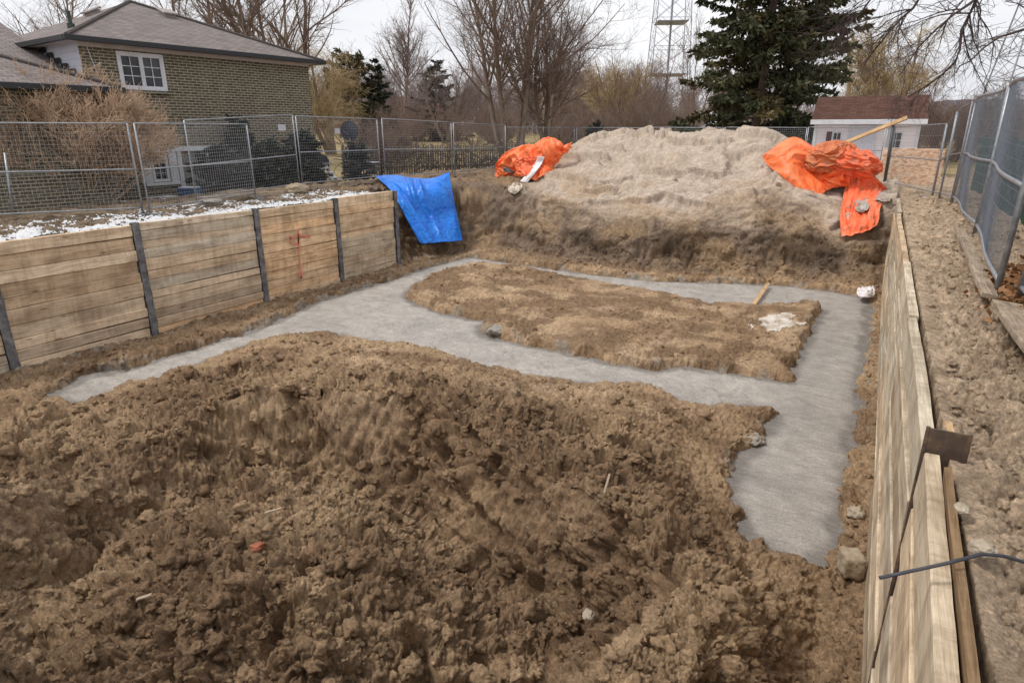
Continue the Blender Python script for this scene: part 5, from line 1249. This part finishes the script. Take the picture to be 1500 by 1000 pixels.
# ================================================================== TREES
def bark(name, c1, c2, sc=8):
    t = NT(name); f = t.noise(t.coord('Object', (1, 1, .35)), sc, 5, .65); n = t.noise(t.coord(), .8, 4, .6)
    c = t.mix(.5, t.ramp(f, [(.3, c1), (.7, c2)]), t.ramp(n, [(.3, (.7, .7, .7, 1)), (.7, (1.2, 1.2, 1.2, 1))]), 'MULTIPLY')
    return t.set(c, .9, t.bump(f, .5, .02), 0, .15)
MAT_BARK = bark('grey_bark', srgb(104, 90, 80), srgb(150, 134, 120))
MAT_TWIG = bark('brown_twigs', srgb(116, 98, 90), srgb(154, 134, 122))
MAT_TWIGD = bark('dark_twigs', srgb(64, 54, 54), srgb(92, 80, 78))
MAT_TAN = bark('tan_twigs', srgb(182, 154, 128), srgb(220, 194, 168))
MAT_WILLOW = bark('yellow_twigs', srgb(160, 140, 106), srgb(202, 180, 142))
MAT_WILBARK = bark('willow_bark', srgb(112, 98, 78), srgb(150, 132, 106))
MAT_MAUVE = bark('mauve_twigs', srgb(128, 114, 112), srgb(160, 144, 140))

def unit(a): return a / (np.linalg.norm(a, axis=-1, keepdims=True) + 1e-9)
def grow_children(par, rad, n, trange, lfun, angle, K, wig, trop, rr, g, spread=None, rmin=0.):
    """par: (N,Kp,3) polylines; returns child polylines (n,K,3) and radii"""
    N, Kp, _ = par.shape
    L = np.linalg.norm(np.diff(par, axis=1), axis=-1).sum(1)
    pi = g.choice(N, n, p=L / L.sum())
    t = g.uniform(trange[0], trange[1], n) * (Kp - 1 - 1e-4); i = t.astype(int); f = (t - i)[:, None]
    p0 = par[pi, i] * (1 - f) + par[pi, i + 1] * f
    tan = unit(par[pi, i + 1] - par[pi, i]); r0 = rad[pi, i] * (1 - f[:, 0]) + rad[pi, i + 1] * f[:, 0]
    q = g.normal(0, 1, (n, 3)); q = unit(q - (q * tan).sum(-1, keepdims=True) * tan)
    a = np.radians(g.normal(angle[0], angle[1], n))[:, None]
    d = unit(np.cos(a) * tan + np.sin(a) * q)
    ln = lfun(L[pi], t / (Kp - 1), g, n)
    P = np.empty((n, K, 3)); P[:, 0] = p0; st = (ln / (K - 1))[:, None]
    for k in range(1, K):
        d = unit(d + g.normal(0, wig, (n, 3)) + np.array([0, 0, trop]))
        P[:, k] = P[:, k - 1] + d * st
    ra = np.maximum(np.minimum(r0 * rr, ln * .017)[:, None] * np.linspace(1, .25, K)[None], rmin)
    return P, ra
def tubes(P, Rr, s):
    N, K, _ = P.shape
    T = unit(np.gradient(P, axis=1)); ref = np.broadcast_to(np.array([.31, .17, .93]), T.shape)
    U = np.cross(T, ref); bad = np.linalg.norm(U, axis=-1) < .1; U[bad] = np.cross(T[bad], np.array([1., 0, 0])); U = unit(U); Wv = np.cross(U, T)
    a = np.arange(s) * 2 * PI / s
    V = P[:, :, None, :] + Rr[:, :, None, None] * (np.cos(a)[None, None, :, None] * U[:, :, None, :] + np.sin(a)[None, None, :, None] * Wv[:, :, None, :])
    idx = np.arange(N * K * s).reshape(N, K, s)
    A = idx[:, :-1]; B = idx[:, 1:]; A2 = np.roll(A, -1, 2); B2 = np.roll(B, -1, 2)
    return V.reshape(-1, 3), np.stack([A, A2, B2, B], -1).reshape(-1, 4)
def merge(parts):
    vs, fs, n = [], [], 0
    for v, f in parts: vs.append(v); fs.append(f + n); n += len(v)
    return np.concatenate(vs), np.concatenate(fs)
def stems(n, H, spread, r0, g, K=9, base_r=.1, wig=.05, up=.05, lean=(0, 0)):
    P = np.empty((n, K, 3)); a = g.uniform(0, 6.283, n); q = np.sqrt(g.random(n)) * base_r
    P[:, 0] = np.stack([np.cos(a) * q, np.sin(a) * q, np.full(n, -.2)], -1)
    d = unit(np.stack([np.cos(a) * spread + lean[0], np.sin(a) * spread + lean[1], np.ones(n)], -1) + g.normal(0, .05, (n, 3)))
    ln = H * g.uniform(.85, 1.1, n) / (K - 1)
    for k in range(1, K):
        d = unit(d + g.normal(0, wig, (n, 3)) + np.array([0, 0, up])); P[:, k] = P[:, k - 1] + d * ln[:, None]
    Rr = r0 * g.uniform(.7, 1, n)[:, None] * np.linspace(1, .18, K)[None] ** 1.0
    return P, Rr
def bare_tree(seed, H=12, nst=1, spread=.12, r0=.22, n1=26, n2=170, n3=1100, n4=4200, ang=48, trop=.05, low=.25, droop=0., tw=.006, l1=.55, base_r=.05, wig=.06, lean=(0, 0)):
    g = np.random.default_rng(seed)
    S0, R0 = stems(nst, H, spread, r0, g, 10, base_r, .05, .05, lean)
    P1, R1 = grow_children(S0, R0, n1, (low, .97), lambda L, t, g, n: L * l1 * (1.05 - .75 * t) * g.uniform(.7, 1.2, n), (ang, 10), 9, wig, trop, .55, g)
    P2, R2 = grow_children(np.concatenate([P1, S0[:, 1:]]) if S0.shape[1] - 1 == 9 else P1, np.concatenate([R1, R0[:, 1:]]) if S0.shape[1] - 1 == 9 else R1, n2, (.2, .98), lambda L, t, g, n: L * .45 * (1.1 - .7 * t) * g.uniform(.6, 1.3, n), (42, 12), 7, wig * 1.5, trop * .8 - droop, .55, g, rmin=tw * 1.4)
    P3, R3 = grow_children(P2, R2, n3, (.15, 1), lambda L, t, g, n: np.clip(L * .45 * g.uniform(.5, 1.4, n), .25, 1.6), (40, 14), 5, wig * 2, trop * .5 - droop * 1.6, .55, g, rmin=tw)
    parts_t = [tubes(S0, R0, 9), tubes(P1, R1, 6)]; parts_c = [tubes(P2, R2, 4), tubes(P3, R3, 3)]
    if n4:
        P4, R4 = grow_children(P3, R3, n4, (.1, 1), lambda L, t, g, n: g.uniform(.15, .5, n) * (1 + droop * 10), (38, 16), 4, .14, trop * .3 - droop * 2.5, .6, g, rmin=tw * .8)
        parts_c.append(tubes(P4, R4, 3))
    return merge(parts_t), merge(parts_c)
def place_tree(name, label, loc, geo, mt, mc, rz=0, sc=1, group=None, cat='tree'):
    root = thing(name, label, cat, loc, rz, group); root.scale = (sc, sc, sc)
    link_mesh('trunk', geo[0][0], geo[0][1].astype(np.int32), mt, root, True)
    link_mesh('crown', geo[1][0], geo[1][1].astype(np.int32), mc, root)
    return root
def gp(p): # on the wide ground
    return (p[0], p[1], float(far_z(np.array([p[0]], np.float32), np.array([p[1]], np.float32))[0]) - .05)

# the two big bare trees left of the spoil heap
T1 = bare_tree(11, 12.0, 4, .20, .17, 44, 300, 1900, 8500, 46, .07, .25, base_r=.5, l1=.62, wig=.05, tw=.0045)
place_tree('bare_tree', 'big many-stemmed bare tree behind the left orange heap, the taller of the pair', gp((-16.958, 30.371, 4.000)), T1, MAT_BARK, MAT_TWIG)
T2 = bare_tree(23, 8.6, 3, .36, .19, 36, 260, 1700, 7500, 44, .07, .22, base_r=.12, l1=.62, wig=.05, tw=.0045)
place_tree('bare_tree', 'bare tree with short thick trunk forking low, between the many-stemmed tree and the soil heap', gp((-16.411, 33.096, 4.000)), T2, MAT_BARK, MAT_TWIG, .8)
# big one rising behind the house
T3 = bare_tree(37, 15, 5, .26, .22, 52, 320, 1700, 5600, 46, .07, .25, base_r=.5, l1=.5, tw=.005)
place_tree('bare_tree', 'tall bare tree rising behind the right end of the house roof', gp((-31.074, 28.495, 4.000)), T3, MAT_BARK, MAT_TWIG, .3)
T4 = bare_tree(41, 13, 3, .24, .2, 34, 200, 1000, 3200, 48, .06, .3, base_r=.4, tw=.005)
place_tree('bare_tree', 'bare tree rising behind the middle of the house roof', gp((-40.519, 30.448, 4.000)), T4, MAT_BARK, MAT_TWIG, 0)
place_tree('bare_tree', 'bare tree rising behind the far left of the house roof', gp((-51.980, 26.435, 4.000)), T4, MAT_BARK, MAT_TWIG, 2.1, .9)
T5 = bare_tree(53, 17, 1, .03, .26, 34, 260, 1500, 5200, 40, .10, .45, l1=.36)
place_tree('bare_tree', 'slim tall bare tree standing beyond the field left of centre', gp((-55.928, 70.149, 4.000)), T5, MAT_TWIG, MAT_MAUVE, 0, 1.)
T6 = bare_tree(59, 6.3, 6, .5, .05, 24, 110, 420, 900, 40, .06, .15, base_r=.5, l1=.5, wig=.05, tw=.004)
place_tree('bare_tree', 'thin young many-stemmed bare tree behind the crest of the soil heap', gp((-12.423, 36.542, 4.000)), T6, MAT_BARK, MAT_TWIG, .4)
place_tree('bare_tree', 'leaning grey bare tree in front of the far grey board fence', gp((-40.106, 57.270, 4.000)), T2, MAT_BARK, MAT_MAUVE, 2.4, .95)
# willows
W1 = bare_tree(61, 7.5, 3, .32, .26, 36, 260, 1500, 6000, 48, .05, .2, droop=.07, tw=.007, base_r=.3)
place_tree('willow_tree', 'yellow-brown willow just right of the brick house', gp((-35.113, 35.898, 4.000)), W1, MAT_WILBARK, MAT_WILLOW, 0, 1.05)
W2 = bare_tree(67, 9.5, 6, .42, .26, 46, 320, 2000, 7500, 46, .06, .2, droop=.03, tw=.009, base_r=.7)
place_tree('willow_tree', 'spreading yellowish willow behind the garden shed', gp((0.105, 67.744, 4.000)), W2, MAT_WILBARK, MAT_WILLOW, 0, 1.1)
place_tree('willow_tree', 'hazy yellowish willow behind the soil heap, left of the lattice tower', gp((-24.447, 66.055, 4.000)), W2, MAT_WILBARK, MAT_WILLOW, 1.9, .85)

# tree leaning in from the right, only its drooping limbs in view
def overhang():
    g = np.random.default_rng(71)
    root = thing('bare_tree', 'bare tree outside the right edge whose dark limbs hang into the top right corner', 'tree', (9.5, 17.5, 2.1), 0)
    tr = np.array([[(0, 0, -.2), (0, .1, 2), (-.1, .1, 4.5), (-.3, .0, 7), (-.5, 0, 9.5), (-.6, 0, 12)]], float); rt = np.array([[.36, .32, .3, .25, .2, .12]])
    o = np.array([9.5, 17.5, 2.1])
    L0 = [
        [(-.3, 0, 7.2), (2.809, 21.694, 9.202), (1.791, 20.858, 7.876), (1.310, 20.339, 6.592), (1.207, 20.201, 5.750), (0.878, 20.033, 5.160), (0.322, 19.819, 4.783)],
        [(-.4, 0, 8.2), (2.756, 23.568, 11.018), (1.249, 22.035, 9.223), (0.251, 20.984, 7.305), (-0.154, 20.746, 6.643), (-0.565, 20.523, 6.032), (-0.864, 20.443, 5.628)],
        [(-.4, 0, 8.0), (3.297, 22.143, 9.661), (2.164, 20.865, 7.978), (1.345, 19.868, 6.888), (0.796, 19.374, 6.401), (0.268, 18.970, 5.806), (0.054, 18.628, 5.224)],
        [(-.2, 0, 6.5), (3.619, 20.316, 7.570), (3.061, 19.821, 6.462), (2.353, 19.539, 6.130), (1.765, 19.377, 5.936), (1.419, 19.261, 5.510), (1.202, 19.284, 5.255)],
        [(-.5, 0, 9.0), (2.234, 24.784, 11.804), (0.633, 23.156, 9.896), (-0.336, 22.143, 8.035), (-0.943, 21.756, 7.284), (-1.421, 21.378, 6.678), (-1.827, 21.242, 6.603)]]
    P1 = []
    for l in L0:
        q = np.array([l[0]] + [tuple(np.array(p) - o) for p in l[1:]]); P1.append(cr1(q, 12))
    P1 = np.array(P1); P1[:, 1:-1] += g.normal(0, .05, P1[:, 1:-1].shape); R1 = np.array([.06, .055, .055, .05, .05])[:, None] * np.linspace(1, .2, 12)[None]
    P2, R2 = grow_children(P1[:, 3:], R1[:, 3:], 70, (.1, .95), lambda L, t, g, n: L * .34 * (1.1 - .6 * t) * g.uniform(.5, 1.4, n), (42, 14), 9, .13, -.035, .6, g, rmin=.006)
    P3, R3 = grow_children(P2, R2, 520, (.1, 1), lambda L, t, g, n: np.clip(L * .42 * g.uniform(.5, 1.4, n), .2, 1.3), (42, 16), 6, .17, -.04, .6, g, rmin=.0042)
    P4, R4 = grow_children(P3, R3, 1500, (.1, 1), lambda L, t, g, n: g.uniform(.1, .42, n), (40, 18), 4, .18, -.02, .6, g, rmin=.003)
    v, f = merge([tubes(tr, rt, 10)]); link_mesh('trunk', v, f.astype(np.int32), MAT_BARK, root, True)
    v, f = merge([tubes(P1, R1, 7), tubes(P2, R2, 5), tubes(P3, R3, 4), tubes(P4, R4, 3)]); link_mesh('crown', v, f.astype(np.int32), MAT_TWIGD, root)
overhang()

# ------------------------------------------------------------------ conifers
def needle_mat(name, c1, c2, c3):
    t = NT(name); a = t.n('VertexColor', layer_name='Col'); f = t.noise(t.coord(), 1.6, 5, .65); f2 = t.noise(t.coord(), 14, 3, .6)
    c = t.ramp(f, [(.3, c1), (.5, c2), (.75, c3)]); c = t.mix(.6, c, t.ramp(f2, [(.3, (.55, .55, .55, 1)), (.7, (1.35, 1.35, 1.35, 1))]), 'MULTIPLY')
    c = t.mix(1., c, a.outputs[0], 'MULTIPLY')
    return t.set(c, .75, None, 0, .25)
MAT_NEEDLE = needle_mat('spruce_needles', (.050, .062, .034, 1), (.088, .098, .050, 1), (.145, .122, .066, 1))
MAT_NEEDLED = needle_mat('dark_needles', (.030, .040, .032, 1), (.052, .064, .048, 1), (.078, .088, .062, 1))
MAT_NEEDLEO = needle_mat('olive_needles', (.05, .055, .03, 1), (.085, .08, .045, 1), (.13, .115, .06, 1))
def spruce(seed, H=16, Rb=4.6, r0=.3, nb=190, nt=46, nn=3, z0=.06, nl=.17, droop=.10, top_pow=.75):
    """trunk, whorled boughs, and sprays of short needle blades hung along every side twig"""
    g = np.random.default_rng(seed)
    S0, R0 = stems(1, H, .0, r0, g, 12, .0, .012, .05)
    tz = g.uniform(z0, .985, nb) ** 1.1; i = np.minimum((tz * 11).astype(int), 10); f = (tz * 11 - i)[:, None]
    p0 = S0[0, i] * (1 - f) + S0[0, i + 1] * f
    az = g.uniform(0, 6.283, nb); L = Rb * (1 - tz) ** top_pow * g.uniform(.68, 1.12, nb) + .25
    K = 9; P = np.empty((nb, K, 3)); P[:, 0] = p0
    el = np.radians(lerp(-6, 42, tz) + g.normal(0, 7, nb))
    d = np.stack([np.cos(az) * np.cos(el), np.sin(az) * np.cos(el), np.sin(el)], -1); st = (L / (K - 1))[:, None]
    for k in range(1, K):
        d = unit(d + np.array([0, 0, -droop * .6 if k < 6 else droop * 1.1]) + g.normal(0, .05, (nb, 3))); P[:, k] = P[:, k - 1] + d * st
    Rr = np.minimum(.05, L * .014)[:, None] * np.linspace(1, .2, K)[None]
    # side twigs, flat sprays that hang a little
    n2 = nb * nt; pi = g.choice(nb, n2, p=L / L.sum()); t = g.uniform(.16, 1, n2) * (K - 1.001); i = t.astype(int); f = (t - i)[:, None]
    q0 = P[pi, i] * (1 - f) + P[pi, i + 1] * f; tan = unit(P[pi, i + 1] - P[pi, i])
    side = unit(np.cross(tan, np.array([0, 0, 1.]))) * np.where(g.random(n2) < .5, 1, -1)[:, None]
    d2 = unit(tan * g.uniform(.3, 1.1, n2)[:, None] + side * g.uniform(.3, 1, n2)[:, None] + np.stack([0 * t, 0 * t, g.uniform(-.55, .2, n2)], -1))
    l2 = np.clip(L[pi] * .24 * (1.15 - t / K) * g.uniform(.5, 1.3, n2), .16, .95)
    K2 = 4; Q = np.empty((n2, K2, 3)); Q[:, 0] = q0
    for k in range(1, K2):
        d2 = unit(d2 + np.array([0, 0, -.10]) + g.normal(0, .08, (n2, 3))); Q[:, k] = Q[:, k - 1] + d2 * (l2 / (K2 - 1))[:, None]
    # needle blades
    n3 = n2 * nn; pj = np.repeat(np.arange(n2), nn); s = g.uniform(0, 1, n3) * (K2 - 1.001); i = s.astype(int); f = (s - i)[:, None]
    c = Q[pj, i] * (1 - f) + Q[pj, i + 1] * f; ax = unit(Q[pj, i + 1] - Q[pj, i])
    b = unit(ax * g.uniform(.4, 1.2, n3)[:, None] + unit(g.normal(0, 1, (n3, 3))) * .75); w_ = unit(np.cross(b, g.normal(0, 1, (n3, 3))))
    ln = nl * g.uniform(.6, 1.5, n3)[:, None]; wd = ln * g.uniform(.20, .34, n3)[:, None]
    V = np.stack([c - b * ln * .2 - w_ * wd * .4, c + b * ln * .35 - w_ * wd, c + b * ln, c + b * ln * .35 + w_ * wd], 1).reshape(-1, 3)
    F = np.arange(n3 * 4).reshape(-1, 4)
    tone = np.repeat((g.uniform(.65, 1.3, nb)[pi] * g.uniform(.8, 1.2, n2))[pj], 4); warm = np.repeat((sstep(.75, 1., g.random(nb)) * .5)[pi][pj], 4)
    vc = np.stack([tone * (1 + warm), tone * (1 + .15 * warm), tone * (1 - .3 * warm)], -1)
    return merge([tubes(S0, R0, 10), tubes(P, Rr, 4)]), (V, F, vc)
def place_conifer(name, label, loc, geo, mc, sc=1, rz=0, group=None, cat='tree'):
    root = thing(name, label, cat, loc, rz, group); root.scale = (sc,) * 3 if not isinstance(sc, tuple) else sc
    link_mesh('trunk', geo[0][0], geo[0][1].astype(np.int32), MAT_BARK, root, True)
    link_mesh('crown', geo[1][0], geo[1][1].astype(np.int32), mc, root, vcol=geo[1][2])
SP = spruce(101, 19, 5.2, .30, 290, 72, 4, .05, .23, top_pow=.62)
place_conifer('spruce_tree', 'huge dark green spruce rising behind the right half of the soil heap', gp((-6.466, 38.675, 4.000)), SP, MAT_NEEDLE)
SP2 = spruce(103, 12.5, 3.4, .2, 120, 40, 3, .05, .26, top_pow=.8)
place_conifer('spruce_tree', 'dark pointed spruce beyond the field, left of the slim tall bare tree', gp((-44.652, 52.302, 4.000)), SP2, MAT_NEEDLED, (.85, .85, .74))
place_conifer('spruce_tree', 'broad dark spruce beyond the field, right of the slim tall bare tree', gp((-45.035, 61.757, 4.000)), SP2, MAT_NEEDLED, (1.25, 1.25, .80), 2)
PN = spruce(107, 9.5, 3.2, .2, 70, 36, 3, .3, .3, .02, .35)
place_conifer('pine_tree', 'olive green pine between the yellow willow and the pointed spruce', gp((-45.350, 49.493, 4.000)), PN, MAT_NEEDLEO, (1.1, 1.1, 1.02), 1)
# low evergreens round the house
YW = spruce(109, 2.9, .55, .06, 90, 22, 5, .02, .10, -.25, .5)
place_conifer('juniper', 'slim pointed dark juniper rising above the mesh panel by the brick wall', (-20.1, 16.0, 1.85), YW, MAT_NEEDLED, (1, 1, 1.0), 0, None, 'evergreen shrub')
JN = spruce(113, 2.0, 1.0, .06, 110, 24, 5, .02, .11, -.2, .45)
jl = [((-18.9, 14.2, 1.9), (1.0, 1.0, .70), 'broad dark evergreen bush behind the overlapped mesh panels'), ((-18.5, 15.5, 1.9), (.9, .9, .78), 'rounded dark evergreen bush left of the pointed juniper'),
      ((-18.9, 17.0, 1.9), (1.0, 1.0, .78), 'rounded green bush just right of the pointed juniper'), ((-17.6, 16.6, 1.95), (1.15, 1.15, .78), 'conical dark evergreen at the foot of the tall fence post'),
      ((-17.7, 19.4, 1.95), (.9, .9, .62), 'small conical evergreen beside the pale steps'), ((-28, 34, 2.0), (1.1, 1.1, 1.1), 'yellow-green evergreen shrub on the lawn behind the mesh fence'), ((-13.6, 33, 2.1), (.7, .7, 1.), 'small dark conifer behind the gap between left heap and soil heap')]
for k, (l, s, lb) in enumerate(jl): place_conifer('evergreen_shrub', lb, l, YW if 'conical' in lb else JN, MAT_NEEDLEO if 'yellow' in lb else MAT_NEEDLED, s, k * 1.3, 'low evergreens beside the house', 'evergreen shrub')

# ------------------------------------------------------------------ the big bare shrub before the house
def shrub(seed, n0, H, spread, r0, n2, n3, n4, lean=(0, 0), bend=.06):
    g = np.random.default_rng(seed)
    S0, R0 = stems(n0, H, spread, r0, g, 10, .32, .07, bend, lean)
    S0 *= 1.0; sp = g.uniform(.2, 1.0, n0)[:, None]
    P2, R2 = grow_children(S0, R0, n2, (.3, 1), lambda L, t, g, n: L * .36 * g.uniform(.5, 1.2, n), (30, 14), 7, .12, .05, .65, g, rmin=.006)
    P3, R3 = grow_children(P2, R2, n3, (.2, 1), lambda L, t, g, n: g.uniform(.3, .8, n), (30, 16), 5, .14, .07, .65, g, rmin=.0045)
    P4, R4 = grow_children(P3, R3, n4, (.2, 1), lambda L, t, g, n: g.uniform(.12, .4, n), (28, 16), 4, .14, .05, .65, g, rmin=.0035)
    return merge([tubes(S0, R0, 6)]), merge([tubes(P2, R2, 4), tubes(P3, R3, 3), tubes(P4, R4, 3)])
def dome_shrub(seed, n0, hw, H, r0, n2, n3, n4):
    """stems fan out of one clump and end on a rounded crown"""
    g = np.random.default_rng(seed); K = 12
    az = g.uniform(0, 6.283, n0); q = np.sqrt(g.random(n0)); tip = np.stack([np.cos(az) * q * hw, np.sin(az) * q * hw, H * np.sqrt(np.maximum(.05, 1 - .72 * q ** 2.4)) * g.uniform(.9, 1.03, n0)], -1)
    b = np.stack([np.cos(az) * q * .42, np.sin(az) * q * .42, np.full(n0, -.1)], -1) + g.normal(0, .08, (n0, 3)) * [1, 1, 0]
    t = np.linspace(0, 1, K)[None, :, None]; c = b + (tip - b) * np.array([.42, .42, .62]) + g.normal(0, .16, (n0, 3))
    S0 = (1 - t) ** 2 * b[:, None] + 2 * t * (1 - t) * c[:, None] + t ** 2 * tip[:, None]; S0[:, 1:] += g.normal(0, .018, S0[:, 1:].shape).cumsum(1)
    R0 = r0 * g.uniform(.5, 1, n0)[:, None] * np.linspace(1, .2, K)[None]
    P2, R2 = grow_children(S0, R0, n2, (.5, 1), lambda L, t, g, n: g.uniform(.22, .62, n), (30, 13), 7, .11, .06, .65, g, rmin=.006)
    P3, R3 = grow_children(P2, R2, n3, (.2, 1), lambda L, t, g, n: g.uniform(.15, .42, n), (32, 16), 5, .14, .07, .65, g, rmin=.0052)
    P4, R4 = grow_children(P3, R3, n4, (.2, 1), lambda L, t, g, n: g.uniform(.08, .24, n), (28, 16), 4, .14, .05, .65, g, rmin=.0045)
    return merge([tubes(S0, R0, 6)]), merge([tubes(P2, R2, 4), tubes(P3, R3, 3), tubes(P4, R4, 3)])
SH = dome_shrub(121, 260, 2.5, 3.2, .024, 4400, 17000, 40000)
place_tree('bare_shrub', 'wide tan leafless shrub with many stems in front of the house', (-19.6, 10.05, 1.8), SH, MAT_TAN, MAT_TAN, 0, 1, None, 'shrub')
SH2 = shrub(127, 22, 1.7, .6, .014, 120, 600, 1500)
for k, (x, y, z_, s) in enumerate([(-22.5, 26, 2.0, 1.0), (-26, 31, 2.0, 1.3), (-30, 38, 2.2, 1.6)]):
    place_tree('bare_shrub', ['small leafless brown shrub beside the low picket fence', 'leafless shrub on the lawn behind the picket fence', 'wide leafless shrub on the dry lawn beyond the fence'][k], (x, y, z_), SH2, MAT_TWIG, MAT_TWIG, k, s, None, 'shrub')
# dead vines over the picket fence: a tangle nobody could count
def vines():
    g = np.random.default_rng(131); n = 620
    t = g.random(n); a, b_ = np.array([-20.3, 21.4, 2.0]), np.array([-16.1, 28.3, 2.0]); a2, b2 = np.array([-16.1, 28.6, 2.1]), np.array([-10, 32.7, 2.1])
    w_ = (g.random(n) < .62)[:, None]; p = np.where(w_, a + (b_ - a) * t[:, None], a2 + (b2 - a2) * t[:, None]) + g.normal(0, .12, (n, 3)) * [1, 1, 0]
    p[:, 2] += g.uniform(0, 1.2, n); K = 8; P = np.empty((n, K, 3)); P[:, 0] = p; d = unit(g.normal(0, 1, (n, 3)) + np.array([0, 0, .45]))
    for k in range(1, K): d = unit(d + g.normal(0, .35, (n, 3)) + np.array([0, 0, -.10])); P[:, k] = P[:, k - 1] + d * .15
    P[..., 2] = np.maximum(P[..., 2], 1.95); R_ = np.full((n, K), .007) * g.uniform(.6, 2.2, n)[:, None]
    P3, R3 = grow_children(P, R_, 2600, (.1, 1), lambda L, t, g, n: g.uniform(.15, .6, n), (45, 18), 5, .2, -.02, .7, g, rmin=.004)
    v, f = merge([tubes(P, R_, 4), tubes(P3, R3, 3)])
    tag(link_mesh('dead_vines', v, f.astype(np.int32), MAT_TWIGD), 'tangle of dead brown vines covering the low picket fence', 'vines', kind='stuff')
vines()

# ------------------------------------------------------------------ woods closing off the view
def woods(name, label, spots, geos, mat, seed):
    g = np.random.default_rng(seed); parts = []
    for (u, d) in spots:
        gi = geos[g.integers(len(geos))]; s = g.uniform(.75, 1.15); a = g.uniform(0, 6.283); R_ = np.array([[math.cos(a), -math.sin(a), 0], [math.sin(a), math.cos(a), 0], [0, 0, g.uniform(.85, 1.1)]])
        for part in gi: parts.append((part[0] @ R_.T * s + np.array(gp((u, d))), part[1]))
    v, f = merge(parts); tag(link_mesh(name, v, f.astype(np.int32), mat), label, 'woods', kind='stuff')
g_ = np.random.default_rng(140)
FT = [bare_tree(k, 9.2, 3, .25, .12, 22, 120, 600, 1700, 46, .07, .12, tw=.0095, base_r=.3) for k in (141, 142, 143)]
FS = [shrub(k, 26, 3.2, .7, .03, 150, 800, 1400) for k in (151, 152)]
def arc_spots(a0, a1, d0, d1, n): return [(d * math.sin(math.radians(a)), d * math.cos(math.radians(a))) for a, d in zip(g_.uniform(a0, a1, n), g_.uniform(d0, d1, n))]
woods('far_woods', 'dense brown-grey leafless woods closing the view beyond the field', arc_spots(-52, -9, 108, 165, 96) + arc_spots(-46, -18, 88, 112, 36), FT, MAT_MAUVE, 1)
woods('thicket', 'brown thicket of bare saplings behind the soil heap and spruce', arc_spots(-27, -8, 75, 105, 18) + arc_spots(-8, 4, 80, 120, 8), FT, MAT_TWIG, 2)
woods('brushwood', 'low brown brushwood along the edge of the woods', arc_spots(-50, -30, 62, 90, 22) + arc_spots(-26, 4, 46, 64, 34) + arc_spots(3.5, 22, 42, 85, 40), FS, MAT_TWIG, 3)
# wooded hill to the right, far off
def hill():
    a = np.radians(np.linspace(-16, 40, 140)); rr = np.linspace(150, 420, 22); A, RR = np.meshgrid(a, rr)
    x = RR * np.sin(A); y = RR * np.cos(A)
    z = 3.2 + 11.5 * sstep(160, 330, RR) * sstep(-14, 4, np.degrees(A)) + 1.2 * fbm(x * .02, y * .02, 0, 4, 161) + .9 * fbm(x * .25, y * .25, 0, 3, 162) * sstep(160, 220, RR)
    idx = np.arange(x.size).reshape(x.shape); F = np.stack([idx[:-1, :-1], idx[:-1, 1:], idx[1:, 1:], idx[1:, :-1]], -1).reshape(-1, 4)
    t = NT('hill_woods'); f = t.noise(t.coord(), .35, 7, .7); c = t.ramp(f, [(.3, srgb(82, 80, 88)), (.7, srgb(116, 110, 114))])
    tag(link_mesh('hill', np.stack([x, y, z], -1).reshape(-1, 3), F.astype(np.int32), t.set(c, .95, t.bump(f, 1, 1.), 0, .1), smooth=True), 'low grey wooded hill far beyond the tall mesh fence', 'hill', kind='structure')
hill()
woods('hill_woods', 'grey leafless trees along the skyline of the far hill', arc_spots(-9, 13, 230, 320, 60), FS, MAT_MAUVE, 4)
